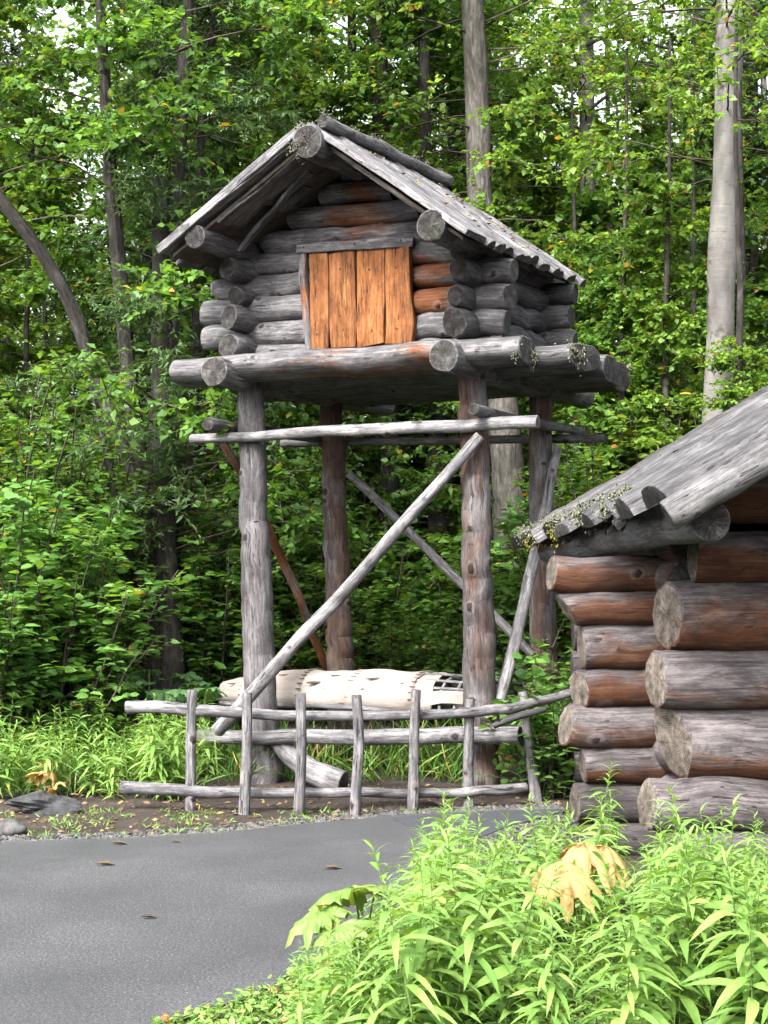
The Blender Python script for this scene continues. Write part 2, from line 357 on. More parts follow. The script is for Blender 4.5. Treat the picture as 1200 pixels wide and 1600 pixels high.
def pole(name, pts, r, parent=None, mat='weathered_wood', color=(.1, .5, 0, 1), bend=0, up=None, N=16, knots=3, rough=.045, tilt0=None, tilt1=None, step=.10, flat=None, end='cut_end', label=None, wob=.006, sharp=38, asp=1.0, brw=None, chop=None):
    """a round log or pole through pts (world); r a radius or a list of radii along it"""
    sd = nseed(); rr = np.random.default_rng(sd)
    P = [np.array(p, float) for p in pts]; L = sum(np.linalg.norm(P[i + 1] - P[i]) for i in range(len(P) - 1))
    M = max(6, min(130, int(L / step)))
    if len(P) == 2:
        t = np.linspace(0, 1, M)[:, None]; path = P[0] * (1 - t) + P[1] * t
        d = (P[1] - P[0]) / L
        if bend:
            o = np.cross(d, [0, 0, 1] if abs(d[2]) < .8 else [0, 1, 0]); o /= np.linalg.norm(o); o = o * math.cos(sd) + np.cross(d, o) * math.sin(sd)
            path = path + np.sin(t * math.pi) * o * bend
    else: path = spline(P, M)
    nz = np.stack([np.interp(np.linspace(0, 1, M), np.linspace(0, 1, max(3, M // 3)), rr.normal(size=max(3, M // 3))) for _ in range(3)], 1)
    path = path + nz * wob
    d = path[-1] - path[0]; d = d / np.linalg.norm(d)
    if up is None: up = (0, 0, 1) if abs(d[2]) < .8 else (0, -1, 0)
    ph = np.linspace(0, 2 * math.pi, N, endpoint=False)
    rad = np.interp(np.linspace(0, 1, M), np.linspace(0, 1, len(r)), r) if hasattr(r, '__len__') else np.full(M, r)
    s = np.concatenate([[0], np.cumsum(np.linalg.norm(np.diff(path, axis=0), axis=1))])
    f = fnoise(sd); sec = np.zeros((M, N, 2))
    kn = [(rr.uniform(0, L), rr.uniform(0, 6.28), rr.uniform(.10, .24)) for _ in range(knots)]
    KN = np.zeros((M, N))
    for i in range(M):
        q = rad[i] * (1 + rough * f(ph, s[i]))
        for (ks, ka, kh) in kn:
            da = np.angle(np.exp(1j * (ph - ka))); gk = np.exp(-((s[i] - ks) / .036) ** 2 - (da * rad[i] / .034) ** 2); KN[i] = np.maximum(KN[i], gk); q = q + min(.022, rad[i] * kh) * gk
        sec[i, :, 0] = np.cos(ph) * q; sec[i, :, 1] = np.sin(ph) * q
    if flat is not None: sec[..., 1] = np.minimum(sec[..., 1], flat)
    sec[..., 0] *= asp
    if chop:
        for e, idx_ in ((chop[0], (0, 1, 2)), (chop[1], (M - 1, M - 2, M - 3))):
            for kk, ii in enumerate(idx_): sec[ii] *= (e, e * .35 + .65, e * .1 + .9)[kk]
            sec[idx_[0]] *= 1 + rr.normal(size=(N, 1)) * .03
    m, loc = sweep_mesh(name, path, sec, up, [MAT[mat], MAT[end]] if end else [MAT[mat]], sd, tilt0, tilt1, sharp, capd=-.004, brw=brw, knv=KN)
    o = mobj(name, m, loc, parent, color)
    if label: o['label'] = label
    return o
def board(name, a, b, width, thick, up, parent=None, mat='weathered_wood', color=(.1, .5, 0, 1), half=False, rough=.05, n=None, bow=0.0, end='cut_end', taper=1.0, edge=.004):
    """a sawn or split board from a to b; up is its face normal; half gives a split-log (rounded) upper face"""
    sd = nseed(); rr = np.random.default_rng(sd); a = np.array(a, float); b = np.array(b, float)
    L = np.linalg.norm(b - a); M = n or max(5, min(40, int(L / .07)))
    t = np.linspace(0, 1, M)[:, None]; path = a * (1 - t) + b * t
    if bow: path = path + np.sin(t * math.pi) * np.array(up, float) * bow
    w2, t2 = width / 2, thick / 2
    if half:
        ph = np.linspace(0, math.pi, 8); base = [(w2 * math.cos(p), -t2 + thick * math.sin(p)) for p in ph] + [(-w2 * .4, -t2 * 1.1), (w2 * .4, -t2 * 1.1)]
    else:
        e = min(edge, t2 * .5); base = [(w2, -t2 + e), (w2, t2 - e), (w2 - e, t2), (w2 * .33, t2), (-w2 * .33, t2), (-w2 + e, t2), (-w2, t2 - e), (-w2, -t2 + e), (-w2 + e, -t2), (-w2 * .33, -t2), (w2 * .33, -t2), (w2 - e, -t2)]
    base = np.array(base)
    sec = np.repeat(base[None], M, 0).copy()
    def wander(amp):
        k = max(4, M // 2); return np.interp(np.linspace(0, 1, M), np.linspace(0, 1, k), rr.normal(size=k)) * amp
    l, r_, tt = wander(rough * w2), wander(rough * w2), wander(rough * t2 * 1.5)
    for i in range(M):
        wd = 1 + (taper - 1) * (i / (M - 1))
        sec[i, :, 0] = sec[i, :, 0] * wd + np.where(base[:, 0] > 0, r_[i], l[i])
        sec[i, :, 1] += np.where(base[:, 1] > 0, tt[i], 0) + rr.normal(size=len(base)) * rough * t2 * .3
    m, loc = sweep_mesh(name, path, sec, up, [MAT[mat], MAT[end]], sd, tuple(rr.normal(size=3) * .12), tuple(rr.normal(size=3) * .12), 32, .1)
    return mobj(name, m, loc, parent, color)
def blob(name, c, r, parent=None, mat='stone', n=10, sc=(1, 1, 1), amp=.18, seed=None, smooth=True):
    sd = seed or nseed(); f = fnoise(sd, 7); g = fnoise(sd + 50, 7)
    V = []; 
    for i in range(n + 1):
        th = math.pi * i / n
        ph = np.linspace(0, 2 * math.pi, 2 * n, endpoint=False)
        q = r * (1 + amp * f(ph, th * .6) + amp * .6 * g(2 * ph, th * 1.5) * math.sin(th))
        V.append(np.stack([q * math.sin(th) * np.cos(ph) * sc[0], q * math.sin(th) * np.sin(ph) * sc[1], q * math.cos(th) * sc[2]], 1))
    V = np.concatenate(V); N = 2 * n; a = np.arange(N); b2 = (a + 1) % N
    Q = np.concatenate([np.stack([i * N + a, (i + 1) * N + a, (i + 1) * N + b2, i * N + b2], 1) for i in range(n)])
    return mobj(name, mesh_np(name, V, Q, None, [MAT[mat]], smooth=smooth), c, parent)
def tuft(name, spots, size, parent, mat='lichen', n=26, seed=0, hang=0.0):
    """a crusty clump of small lobes at spots (lichen, moss)"""
    r = np.random.default_rng(seed + 500); V = []; Tn = []
    for p in spots:
        for _ in range(int(n * 1.7)):
            c = np.array(p) + r.normal(size=3) * size * .42; c[2] -= abs(r.normal()) * hang
            k = len(V); s = size * r.uniform(.08, .26); d = r.normal(size=(4, 3)); d /= np.linalg.norm(d, axis=1)[:, None]
            V += list(c + d * s * np.array([1, 1, 1 + 1.2 * hang / max(size, .01)]))
            Tn += [(k, k + 1, k + 2), (k, k + 2, k + 3), (k, k + 3, k + 1), (k + 1, k + 3, k + 2)]
    loc = np.mean(np.array([np.array(p) for p in spots]), 0)
    return tag(mobj(name, mesh_np(name, np.array(V) - loc, None, Tn, [MAT[mat]]), loc, parent), kind='stuff')

# ================================================================== SETTING: ground and path
G = 60; xs = np.concatenate([np.linspace(-300, -14, 8), np.linspace(-12, 12, 49), np.linspace(14, 300, 8)]); ys = np.concatenate([np.linspace(-40, 3, 6), np.linspace(4, 22, 46), np.linspace(24, 400, 12)])
def gh(x, y):
    x = np.asarray(x, float); y = np.asarray(y, float)
    k = np.clip((y - 13.2) / 4, 0, 1) * (1 - np.clip((y - 60) / 40, 0, 1))
    return k * (.10 * np.sin(x * .9 + y * .5) + .08 * np.sin(y * 1.3 - x * .4) + .05)
gx, gy = np.meshgrid(xs, ys); gz = gh(gx, gy)
nx, ny = len(xs), len(ys)
idx = np.arange(nx * ny).reshape(ny, nx)
Qg = np.stack([idx[:-1, :-1], idx[:-1, 1:], idx[1:, 1:], idx[1:, :-1]], -1).reshape(-1, 4)
tag(mobj('ground', mesh_np('ground', np.stack([gx, gy, gz], -1), Qg, None, [MAT['soil']])), kind='structure')
def sheet(name, outline, z, mat, jit=.02):
    P = [np.array(gnd(*p)) if len(p) == 2 else np.array(p) for p in outline]
    n = len(P) * 6; q = []
    for i in range(len(P)):
        a, b = P[i], P[(i + 1) % len(P)]
        for k in range(6): q.append(a + (b - a) * k / 6)
    V = np.array(q); r = np.random.default_rng(3); V[:, :2] += r.normal(size=(len(V), 2)) * jit; V[:, 2] = z
    me = bpy.data.meshes.new(name); me.from_pydata([tuple(v) for v in V] + [(v[0], v[1], z - .05) for v in V], [], [list(range(len(V)))] + [(i, (i + 1) % len(V), (i + 1) % len(V) + len(V), i + len(V)) for i in range(len(V))])
    me.materials.append(MAT[mat]); me.update()
    return mobj(name, me)
FAR = [(-60, 1322), (60, 1316), (200, 1312), (350, 1303), (480, 1289), (600, 1277), (720, 1271), (800, 1268), (885, 1266)]
NEAR = [(880, 1276), (800, 1296), (735, 1322), (680, 1352), (620, 1405), (560, 1455), (505, 1500), (430, 1545), (330, 1580), (240, 1608)]
PATH_PX = FAR + NEAR
path_xy = np.array([gnd(*p)[:2] for p in PATH_PX] + [(-1.1, 4.0), (-1.3, -6), (-9, -6), (-9, 10.0)])
tag(sheet('asphalt_path', PATH_PX + [(-1.1, 4.0, 0), (-1.3, -6, 0), (-9, -6, 0), (-9, 9.8, 0)], .012, 'asphalt'), kind='structure')
tag(sheet('asphalt_patch', [(610, 1281), (720, 1274), (800, 1270.5), (878, 1268), (872, 1274), (798, 1294), (732, 1320), (700, 1312), (640, 1296)], .017, 'asphalt_new', .004), kind='structure')
def inside(px, py, poly):
    c = np.zeros(len(px), bool); j = len(poly) - 1
    for i in range(len(poly)):
        xi, yi = poly[i]; xj, yj = poly[j]
        c ^= ((yi > py) != (yj > py)) & (px < (xj - xi) * (py - yi) / (yj - yi + 1e-12) + xi); j = i
    return c

# ================================================================== THE RAISED STOREHOUSE
cache = empty('raised_log_storehouse', H(.94, .6, 0), 'weathered log storehouse with gable roof standing on four tall posts', 'storehouse')
UR, VR = 1.873, 1.271
GW = lambda br=.12, li=.5, lich=0.0: (br, li, lich, 1)
# posts
def post(name, top, base, r0, r1, col, lab=None):
    d = (Vector(top) - Vector(base)); b2 = Vector(base) - d.normalized() * .25
    return pole(name, [b2, Vector(base).lerp(Vector(top), .45) + Vector((random.uniform(-.02, .02), 0, 0)), top], [r0 * 1.06, r0, (r0 + r1) / 2, r1], cache, 'post_wood', col, knots=11, rough=.05, step=.026, N=36, label=lab)
post('post', H(0, 0, 3.02), at(413, 1220, 12.80), .122, .098, GW(.20, .43), 'silver grey post with pale flaking streaks')
post('post', H(UR, 0, 3.02), at(757, 1234, 12.12), .115, .096, GW(.47, .45))
post('post', H(0, VR, 3.0), at(536, 1192, 14.0), .110, .092, GW(.58, .42))
post('post', H(UR, VR, 3.0), at(858, 1212, 13.15), .105, .090, GW(.50, .50))
# beams under the floor
pole('beam', [H(0, -.52, 3.06), H(0, VR + 1.0, 3.05)], [.108, .115, .10], cache, color=GW(.06, .60, .06), knots=5, tilt0=tuple(VD * 0 + UD * .1), step=.07)
pole('beam', [H(UR, -.50, 3.075), H(UR, VR + .95, 3.03)], [.112, .118, .098], cache, color=GW(.06, .52, .08), knots=5, step=.07)
tuft('lichen', [H(UR + random.uniform(-.05, .05), v, 3.12) for v in np.linspace(VR + .25, VR + .9, 12)], .055, cache, n=26, seed=2)
tuft('lichen', [H(random.uniform(-.05, .05), v, 3.12) for v in np.linspace(VR + .3, VR + .9, 10)], .05, cache, n=24, seed=3)
# floor logs (split flat on top)
for v, u0, u1, z, br in ((-.17, -.46, 2.36, 3.112, .44), (.31, -.30, 2.60, 3.095, .25), (.78, -.36, 2.63, 3.075, .25), (1.24, -.32, 2.52, 3.09, .2), (1.62, -.2, 2.4, 3.09, .2)):
    pole('floor_slab', [H(u0, v, z), H(u1, v, z + .012)], [.112, .108, .104], cache, color=GW(br, .54 if v < 0 else .44, .03), flat=.085, rough=.05, knots=6, step=.06, N=28, asp=2.15, wob=.004, brw=[.2, .6, 1, 1, .9, .3], tilt1=tuple(UD * 0 + VD * random.uniform(-.2, .2)))
tuft('lichen', [H(random.uniform(2.0, 2.5), v, 3.19) for v in np.linspace(-.1, 1.6, 20)], .05, cache, n=26, seed=4, hang=.02)
tuft('lichen', [H(2.35, -.36, 3.14), H(2.37, -.1, 3.1), H(2.60, .2, 3.12), H(2.58, .1, 3.18), H(2.5, 1.5, 3.16)], .045, cache, n=34, seed=5, hang=.05)
# front and rear wall logs
front = [(3.245, .075), (3.395, .104), (3.585, .106), (3.765, .095), (3.93, .088), (4.09, .094)]
ends_l = [-.12, -.40, -.42, -.30, -.12, .13]; ends_r = [2.10, 2.13, 2.16, 2.18, 1.95, 1.70]
DU0, DU1, DZ0, DZ1 = .536, 1.427, 3.228, 3.945
def wall_log(a, b, r, col, **k): return pole('wall_log', [a, b], r, cache, color=col, knots=4, rough=.05, step=.035, N=26, bend=.008, chop=(random.uniform(.74, .97), random.uniform(.78, .98)), **k)
for i, (z, r) in enumerate(front):
    dz = -.02 * 1
    tl, tr = tuple(VD * -random.uniform(-.2, .5) + ZD * random.uniform(-.3, .3)), tuple(VD * random.uniform(-.2, .2))
    if DZ0 - .02 < z < DZ1 - .03:
        wall_log(H(ends_l[i], 0, z), H(DU0 + .03, 0, z - .01), r * .96, GW(.10, .62), tilt0=tl)
        wall_log(H(DU1 - .03, 0, z - .04), H(ends_r[i], 0, z - .05), r * .93, GW(.62 if i > 1 else .34, .46), tilt1=tr, brw=[1, 1, .9, .1, 0, 0])
    else: wall_log(H(ends_l[i], 0, z), H(ends_r[i], 0, z - .05), [r * .96, r * .93], GW(.56, .54), tilt0=tl, tilt1=tr, brw=[0, .1, .5, 1, 1, .6, .2])
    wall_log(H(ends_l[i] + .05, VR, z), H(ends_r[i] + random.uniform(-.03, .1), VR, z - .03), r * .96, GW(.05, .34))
# gable logs
APU, APZ = .965, 4.74
EL, ELZ, ER, ERZ = -.305, 3.945, 2.18, 3.862
def roof_z(u): return APZ + (ELZ - APZ) * (u - APU) / (EL - APU) if u < APU else APZ + (ERZ - APZ) * (u - APU) / (ER - APU)
for v in (0, VR):
    for z, r in ((4.255, .088), (4.415, .084), (4.555, .068)):
        zt = z + r * .9 + .05
        ul = APU + (EL - APU) * (APZ - zt) / (APZ - ELZ); ur = APU + (ER - APU) * (APZ - zt) / (APZ - ERZ)
        pole('gable_log', [H(ul - .02, v, z), H(ur, v, z - .03)], r * .97, cache, color=GW(.56, .42), knots=3, rough=.05, step=.07, brw=[0, .3, 1, 1, .8, .5])
# side wall logs (their ends show at the corners)
left = [(3.285, .100, -.30), (3.495, .104, -.31), (3.66, .082, -.24), (3.86, .100, -.32)]
right = [(3.335, .112, -.30), (3.525, .092, -.26), (3.69, .098, -.28), (3.85, .088, -.22)]
for z, r, v0 in left:
    wall_log(H(0 + random.uniform(-.02, .02), v0, z), H(0, VR + .3 + random.uniform(-.05, .1), z), r * .96, GW(.06, .44), tilt0=tuple(UD * random.uniform(-.35, .35) + ZD * random.uniform(-.3, .3)))
for z, r, v0 in right:
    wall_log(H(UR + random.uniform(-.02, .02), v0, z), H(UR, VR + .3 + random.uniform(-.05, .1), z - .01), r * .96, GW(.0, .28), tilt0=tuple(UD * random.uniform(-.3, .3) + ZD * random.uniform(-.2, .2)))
# roof purlins and ridge pole
pole('purlin', [H(-.01, -.76, 4.03), H(0, VR + .35, 4.02)], [.088, .09], cache, color=GW(.08, .42), knots=5, step=.07)
pole('purlin', [H(UR + .02, -.76, 3.93), H(UR, VR + .3, 3.94)], [.108, .10], cache, color=GW(.05, .44, .05), knots=4, step=.07)
rp = pole('ridge_pole', [H(APU + .01, -.83, 4.595), H(APU, VR + .25, 4.59)], [.118, .112], cache, color=GW(.10, .46, .12), knots=4, step=.07)
tuft('lichen', [H(APU + random.uniform(-.1, .02), -.84 + random.uniform(0, .1), 4.60 + random.uniform(-.1, .11)) for _ in range(14)], .055, rp, n=40, seed=6)
tuft('lichen', [H(UR + .02 + random.uniform(-.08, .1), -.77, 3.93 + random.uniform(-.1, .0)) for _ in range(6)], .03, cache, n=26, seed=16)
# roof: split boards running from the ridge to the eaves
def roof_dir(side):
    e = Vector((EL if side < 0 else ER, 0, ELZ if side < 0 else ERZ)); return e
roof = mobj('roof', mesh_np('roof', [H(APU, -.70, APZ - .075), H(EL + .07, -.70, ELZ - .02), H(EL + .07, 1.28, ELZ - .02), H(APU, 1.28, APZ - .075), H(ER - .07, -.70, ERZ - .02), H(ER - .07, 1.28, ERZ - .02),
                                      H(APU, -.70, APZ - .10), H(EL + .07, -.70, ELZ - .045), H(EL + .07, 1.28, ELZ - .045), H(APU, 1.28, APZ - .10), H(ER - .07, -.70, ERZ - .045), H(ER - .07, 1.28, ERZ - .045)],
                                  [(0, 3, 2, 1), (0, 4, 5, 3), (6, 7, 8, 9), (6, 9, 11, 10), (0, 1, 7, 6), (1, 2, 8, 7), (2, 3, 9, 8), (3, 5, 11, 9), (5, 4, 10, 11), (4, 0, 6, 10)], None, [MAT['stem_brown']], smooth=False), (0, 0, 0), cache)
for side in (-1, 1):
    eu, ez = (EL, ELZ) if side < 0 else (ER, ERZ)
    sl_ = Vector((eu - APU, 0, ez - APZ)); nrm2 = Vector((-sl_.z, 0, sl_.x)); nrm2 = nrm2 if nrm2.z > 0 else -nrm2; nrm2.normalize()
    up3 = UD * nrm2.x + ZD * nrm2.z
    v = -.76; k = 0
    while v < 1.28:
        wd = .25 if k == 0 else random.uniform(.115, .165)
        vc = v + wd / 2; ext = random.uniform(-.01, .05) if k else 0
        f = 1 + ext / sl_.length
        a = H(APU - side * .01, vc, APZ - .018); b_ = H(APU + sl_.x * f, vc, APZ + sl_.z * f - .018)
        lift = random.uniform(-.006, .010)
        a += up3 * lift; b_ += up3 * (lift + random.uniform(-.008, .012))
        board('roof_board', a, b_, wd * 1.03, .045 if k == 0 else .06, tuple(up3), roof, color=GW(.12 if side < 0 else .16, .70 if (k == 0) else random.uniform(.44, .62), .05 if k else .0), half=k > 0, rough=.14, bow=random.uniform(-.012, .012))
        v += wd; k += 1
    # second layer of short broken boards seen from below on the overhang
    for q in range(5 if side < 0 else 3):
        vc = -.62 + q * .13; t0 = random.uniform(.02, .10) + .08 * q; t1 = random.uniform(.6, .92) - (.12 * q if side < 0 else 0)
        a = H(APU + sl_.x * t0, vc, APZ + sl_.z * t0 - .095); b_ = H(APU + sl_.x * t1, vc, APZ + sl_.z * t1 - .10)
        board('roof_board', a, b_, .12, .03, tuple(up3), roof, color=GW(.25, .46), rough=.25)
# fascia edge of the left slope, ridge cap log, broken plank below the roof
board('fascia', H(EL - .01, -.775, ELZ - .005), H(APU - .05, -.775, APZ - .02), .035, .06, tuple((UD * -.53 + ZD * .85)), roof, color=GW(.05, .72), rough=.12)
pole('ridge_cap_log', [H(APU + .075, -.70, APZ + .012), H(APU + .09, 1.33, APZ + .0)], [.048, .052, .046], roof, color=GW(.06, .56, .16), knots=4, step=.08)
tuft('lichen', [H(APU + random.uniform(.03, .13), vv, APZ + .045) for vv in np.linspace(-.78, 1.3, 34)], .04, roof, n=22, seed=8)
tuft('lichen', [H(ER - random.uniform(0, .05), vv, ERZ + .01) for vv in np.linspace(-.2, 1.25, 20)], .028, roof, n=14, seed=9)
board('broken_plank', H(APU - .22, -.42, 4.50), H(.10, -.30, 3.99), .10, .025, tuple(UD * -.5 + ZD * .8 + VD * -.3), roof, color=GW(.22, .62), rough=.35)
# fallen twigs and leaf scraps on the roof
def scraps(name, spots, parent, mat='leaf_litter', L=(.03, .06), seed=0):
    r = np.random.default_rng(seed); V = []; Q = []
    for p in spots:
        a = r.uniform(0, 6.28); l = r.uniform(*L); d = np.array([math.cos(a), math.sin(a), r.uniform(-.2, .35)]) * l / 2; e = np.array([-math.sin(a), math.cos(a), r.uniform(-.4, .4)]) * l * .28
        k = len(V); p = np.array(p); c = p + np.array([0, 0, .012]); V += [p - d, p + e, p + d, p - e, c]; Q += [(k, k + 1, k + 4), (k + 1, k + 2, k + 4), (k + 2, k + 3, k + 4), (k + 3, k, k + 4)]
    return mobj(name, mesh_np(name, V, None, Q, [MAT[mat]]), (0, 0, 0), parent)
sp = []
for _ in range(48):
    u = random.uniform(1.2, 2.12); sp.append(H(u, random.uniform(-.35, 1.15), roof_z(u) + .035))
tag(scraps('leaf_scraps', sp, roof, 'leaf_litter', (.02, .05), seed=5), kind='stuff')
# door
door = board('door', H((DU0 + DU1) / 2, -.085, DZ0 + .01), H((DU0 + DU1) / 2 + .005, -.085, DZ1 - .01), DU1 - DU0 - .09, .03, tuple(-VD), cache, mat='door_wood', color=(.1, .18, 0, 1), rough=.01)
uw = [.17, .225, .24, .19]; u = DU0 + .05
for i, ww in enumerate(uw):
    board('door_board', H(u + ww / 2 + .004, -.115, DZ0 + .004 + .0 * i), H(u + ww / 2 + random.uniform(-.006, .004), -.115, DZ1 + .004 - .003 * i), ww - .012, .026, tuple(-VD), door, mat='door_wood', color=((.30, .45), (.16, .42), (.22, .56), (.5, .47))[i] + (0, 1), rough=.05)
    for zz in (DZ0 + .12, DZ1 - .15):
        blob('nail', H(u + ww * .5 + random.uniform(-.02, .02), -.131, zz + random.uniform(-.02, .02)), .007, door, 'nail', 4)
    u += ww
lint = board('lintel', H(DU0 - .04, -.125, DZ1 + .045), H(DU1 + .03, -.125, DZ1 + .018), .072, .05, tuple(-VD), cache, color=GW(.30, .46), rough=.08)
for uu, zz in ((DU0 + .02, DZ1 + .05), (DU0 + .45, DZ1 + .04), (DU1 - .06, DZ1 + .03)): blob('nail', H(uu, -.153, zz), .009, lint, 'nail', 4)
board('jamb', H(DU0 + .055, -.12, DZ0 - .02), H(DU0 - .005, -.12, DZ1 + .005), .06, .05, tuple(-VD), cache, color=GW(.42, .62), rough=.22)
board('jamb', H(DU1 - .015, -.125, DZ0 - .015), H(DU1 - .035, -.125, DZ1 - .015), .085, .05, tuple(-VD), cache, mat='door_wood', color=(.05, .42, 0, 1), rough=.22)
# rails and braces between the posts
pole('rail', [hv(300, 687, -.155), hv(560, 672, -.155), hv(838, 660, -.155)], [.036, .043, .047], cache, color=GW(.04, .88), knots=4, step=.08)
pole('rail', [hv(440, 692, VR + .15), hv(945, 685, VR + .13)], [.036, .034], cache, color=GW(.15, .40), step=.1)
pole('rail', [H(-.15, -.36, 2.69), H(-.145, VR + .45, 2.70)], [.052, .045], cache, color=GW(.15, .42), knots=4)
pole('rail', [H(2.015, -.36, 2.69), H(2.01, 1.85, 2.715)], [.042, .035], cache, color=GW(.1, .44), knots=4)
pole('brace', [hv(338, 1143, -.50), hv(545, 915, -.32), hv(750, 682, -.165)], [.052, .046, .04], cache, color=GW(.03, .84), knots=5, step=.09, tilt0=(.3, 0, .2))
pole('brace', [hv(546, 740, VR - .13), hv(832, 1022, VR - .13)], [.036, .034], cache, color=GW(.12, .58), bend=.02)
pole('brace', [hu(872, 700, 2.02), hu(840, 850, 2.03), hu(775, 1108, 2.02)], [.034, .043, .046], cache, color=GW(.04, .86), knots=3)
pole('brace', [hu(350, 690, -.15), hu(430, 850, -.16), hu(512, 1048, -.15)], [.030, .036, .034], cache, color=GW(.55, .46), knots=3)
pole('rail', [hv(310, 1152, -.20), hv(560, 1152, -.20), hv(815, 1147, -.19)], [.052, .056, .062], cache, color=GW(.08, .60), knots=5, step=.08)
for uu in (-.17, 2.03): pole('rack_pole', [H(uu, -.12, .47), H(uu, VR + .3, .49)], .042, cache, color=GW(.1, .5))

# ================================================================== BIRCH BARK CANOE on the rack
can = empty('birch_bark_canoe', H(.8, .62, .5), 'pale birch bark canoe lying upside down on a rack between the posts', 'canoe')
def csec(u):      # half width, height of the overturned hull
    t = (u + .62) / 2.9; e = max(0.0, 1 - abs(2 * t - 1) ** 3.2)
    return .27 * (.30 + .70 * e), .27 * (.55 + .45 * e)
def panel(u0, u1, lift, name='bark_panel', jag=0.0, zoff=0):
    sd = nseed(); r = np.random.default_rng(sd); M = 10; N = 15; V = []; L = []
    for i in range(M):
        u = u0 + (u1 - u0) * i / (M - 1); w_, h_ = csec(u); w_ += lift; h_ += lift
        for j in range(N):
            a = math.pi * (j / (N - 1)); x = math.cos(a); q = abs(math.sin(a)) ** .72
            uu = u + (r.normal() * jag if i in (0, M - 1) else 0)
            p = H(uu, .62 - x * w_ + r.normal() * .002, .535 + zoff + q * h_ + r.normal() * .003 + .006 * math.sin(u * 9 + j))
            V.append(p); L.append((a * .3, 0, u * 1.0 + sd * 3.1))
    for i in range(M):      # inner skin
        for j in range(N):
            p = V[i * N + j]; c = H(u0 + (u1 - u0) * i / (M - 1), .62, .54); V.append(p + (c - p).normalized() * .008); L.append(L[i * N + j])
    Q = []; o = M * N
    for i in range(M - 1):
        for j in range(N - 1):
            a = i * N + j; Q.append((a, a + 1, a + N + 1, a + N)); Q.append((o + a, o + a + N, o + a + N + 1, o + a + 1))
    for i in range(M - 1):
        for j in (0, N - 1): a = i * N + j; Q.append((a, a + N, o + a + N, o + a))
    for j in range(N - 1):
        for i in (0, M - 1): a = i * N + j; Q.append((a, a + 1, o + a + 1, o + a))
    m = mesh_np(name, [tuple(p) for p in V], Q, None, [MAT['bark_sheet']]); set_lc(m, L); return mobj(name, m, (0, 0, 0), can)
for u0, u1, lf in ((-.64, -.36, .0), (-.40, .22, .012), (.19, .66, .004), (.63, 1.20, .014), (1.17, 1.36, .006)):
    p = panel(u0, u1, lf, jag=.006)
    for vv in np.linspace(.2, 2.4, 13):
        w_, h_ = csec(u1); w_ += lf + .006; h_ += lf + .006
        q = H(u1 - .02, .62 - math.cos(vv) * w_, .535 + abs(math.sin(vv)) ** .72 * h_)
        q2 = H(u1 + .012, .62 - math.cos(vv + .02) * w_, .535 + abs(math.sin(vv)) ** .72 * h_)
        if u1 < 1.3: pole('stitch', [q, q2], .004, p, 'stem_brown', N=5, knots=0, step=.02, end=None, wob=0)
for u, a, l in ((-.48, .75, .05), (.02, 1.0, .05), (.36, .62, .10), (.50, .95, .05), (.86, .85, .09), (1.02, 1.2, .05), (1.12, .7, .04), (.80, .45, .05)):
    w_, h_ = csec(u); q = H(u, .62 - math.cos(a) * (w_ + .012), .535 + math.sin(a) ** .72 * (h_ + .012))
    blob('bark_scar', q, l, can, 'stem_brown', 6, (HC, .12, .10), .2)
panel(1.98, 2.26, .0, jag=.02); panel(1.55, 1.8, -.03, jag=.03, zoff=-.03)
for sgn in (-1, 1):
    pts = []
    for u in np.linspace(-.6, 2.24, 9): w_, h_ = csec(u); pts.append(H(u, .62 + sgn * (w_ + .008), .535 + .015 * math.sin(u * 3)))
    pole('gunwale', pts, .019, can, color=GW(.05, .62), knots=1, wob=.003)
for u in (1.30, 1.42, 1.54, 1.68, 1.82, 1.96):
    w_, h_ = csec(u); pts = [H(u, .62 - math.cos(a) * w_ * .96, .53 + math.sin(a) ** .72 * h_ * .95) for a in np.linspace(.02, math.pi - .02, 9)]
    pole('rib', pts, .012, can, color=GW(.2, .66), knots=0, wob=.002)
for k, a in enumerate((.6, .95, 1.4)):
    pts = [H(u, .62 - math.cos(a) * csec(u)[0] * .95, .54 + math.sin(a) ** .72 * csec(u)[1] * .97) for u in np.linspace(1.15, 2.1, 6)]
    pole('splint', pts, .011, can, color=GW(.25, .66), knots=0, wob=.004)
board('bark_strip', H(1.18, .36, .64), H(1.62, .36, .655), .10, .008, tuple(-VD), can, mat='bark_sheet', rough=.2, end='bark_sheet')

# ================================================================== RAIL FENCE
fence = empty('rail_fence', at(560, 1262, 11.15), 'low grey pole fence with seven short pickets and two rails', 'fence')
for xt, yt, xb, yb in ((302, 1080, 297, 1266), (387, 1085, 382, 1272), (472, 1085, 466, 1273), (559, 1087, 556, 1276), (650, 1080, 643, 1268), (735, 1092, 732, 1262), (820, 1082, 838, 1252)):
    Yb = gnd(xb, yb).y
    t = at(xt, yt, Yb); b_ = gnd(xb, yb); b2 = b_ + (b_ - t).normalized() * .08
    pole('picket', [b2, t], [.037, .034, .033], fence, color=GW(.12, .58), knots=5, rough=.06, step=.07, N=10, bend=.008)
yr = lambda x: 11.30 + .05 * math.sin(x * .01)
pole('rail', [at(x, y, Y) for x, y, Y in ((195, 1102, 11.33), (300, 1109, 11.33), (390, 1118, 11.30), (500, 1118, 11.28), (640, 1118, 11.33), (740, 1112, 11.40), (800, 1105, 11.5), (860, 1092, 11.62), (902, 1080, 11.66))], [.044, .040, .036, .032, .034, .036, .032, .026], fence, color=GW(.08, .66), knots=6, step=.06)
pole('rail', [at(x, y, Y) for x, y, Y in ((190, 1229, 11.33), (290, 1235, 11.30), (400, 1240, 11.27), (520, 1240, 11.26), (640, 1240, 11.33), (740, 1237, 11.42), (822, 1232, 11.55))], [.042, .040, .034, .031, .034, .036], fence, color=GW(.12, .62), knots=6, step=.06)
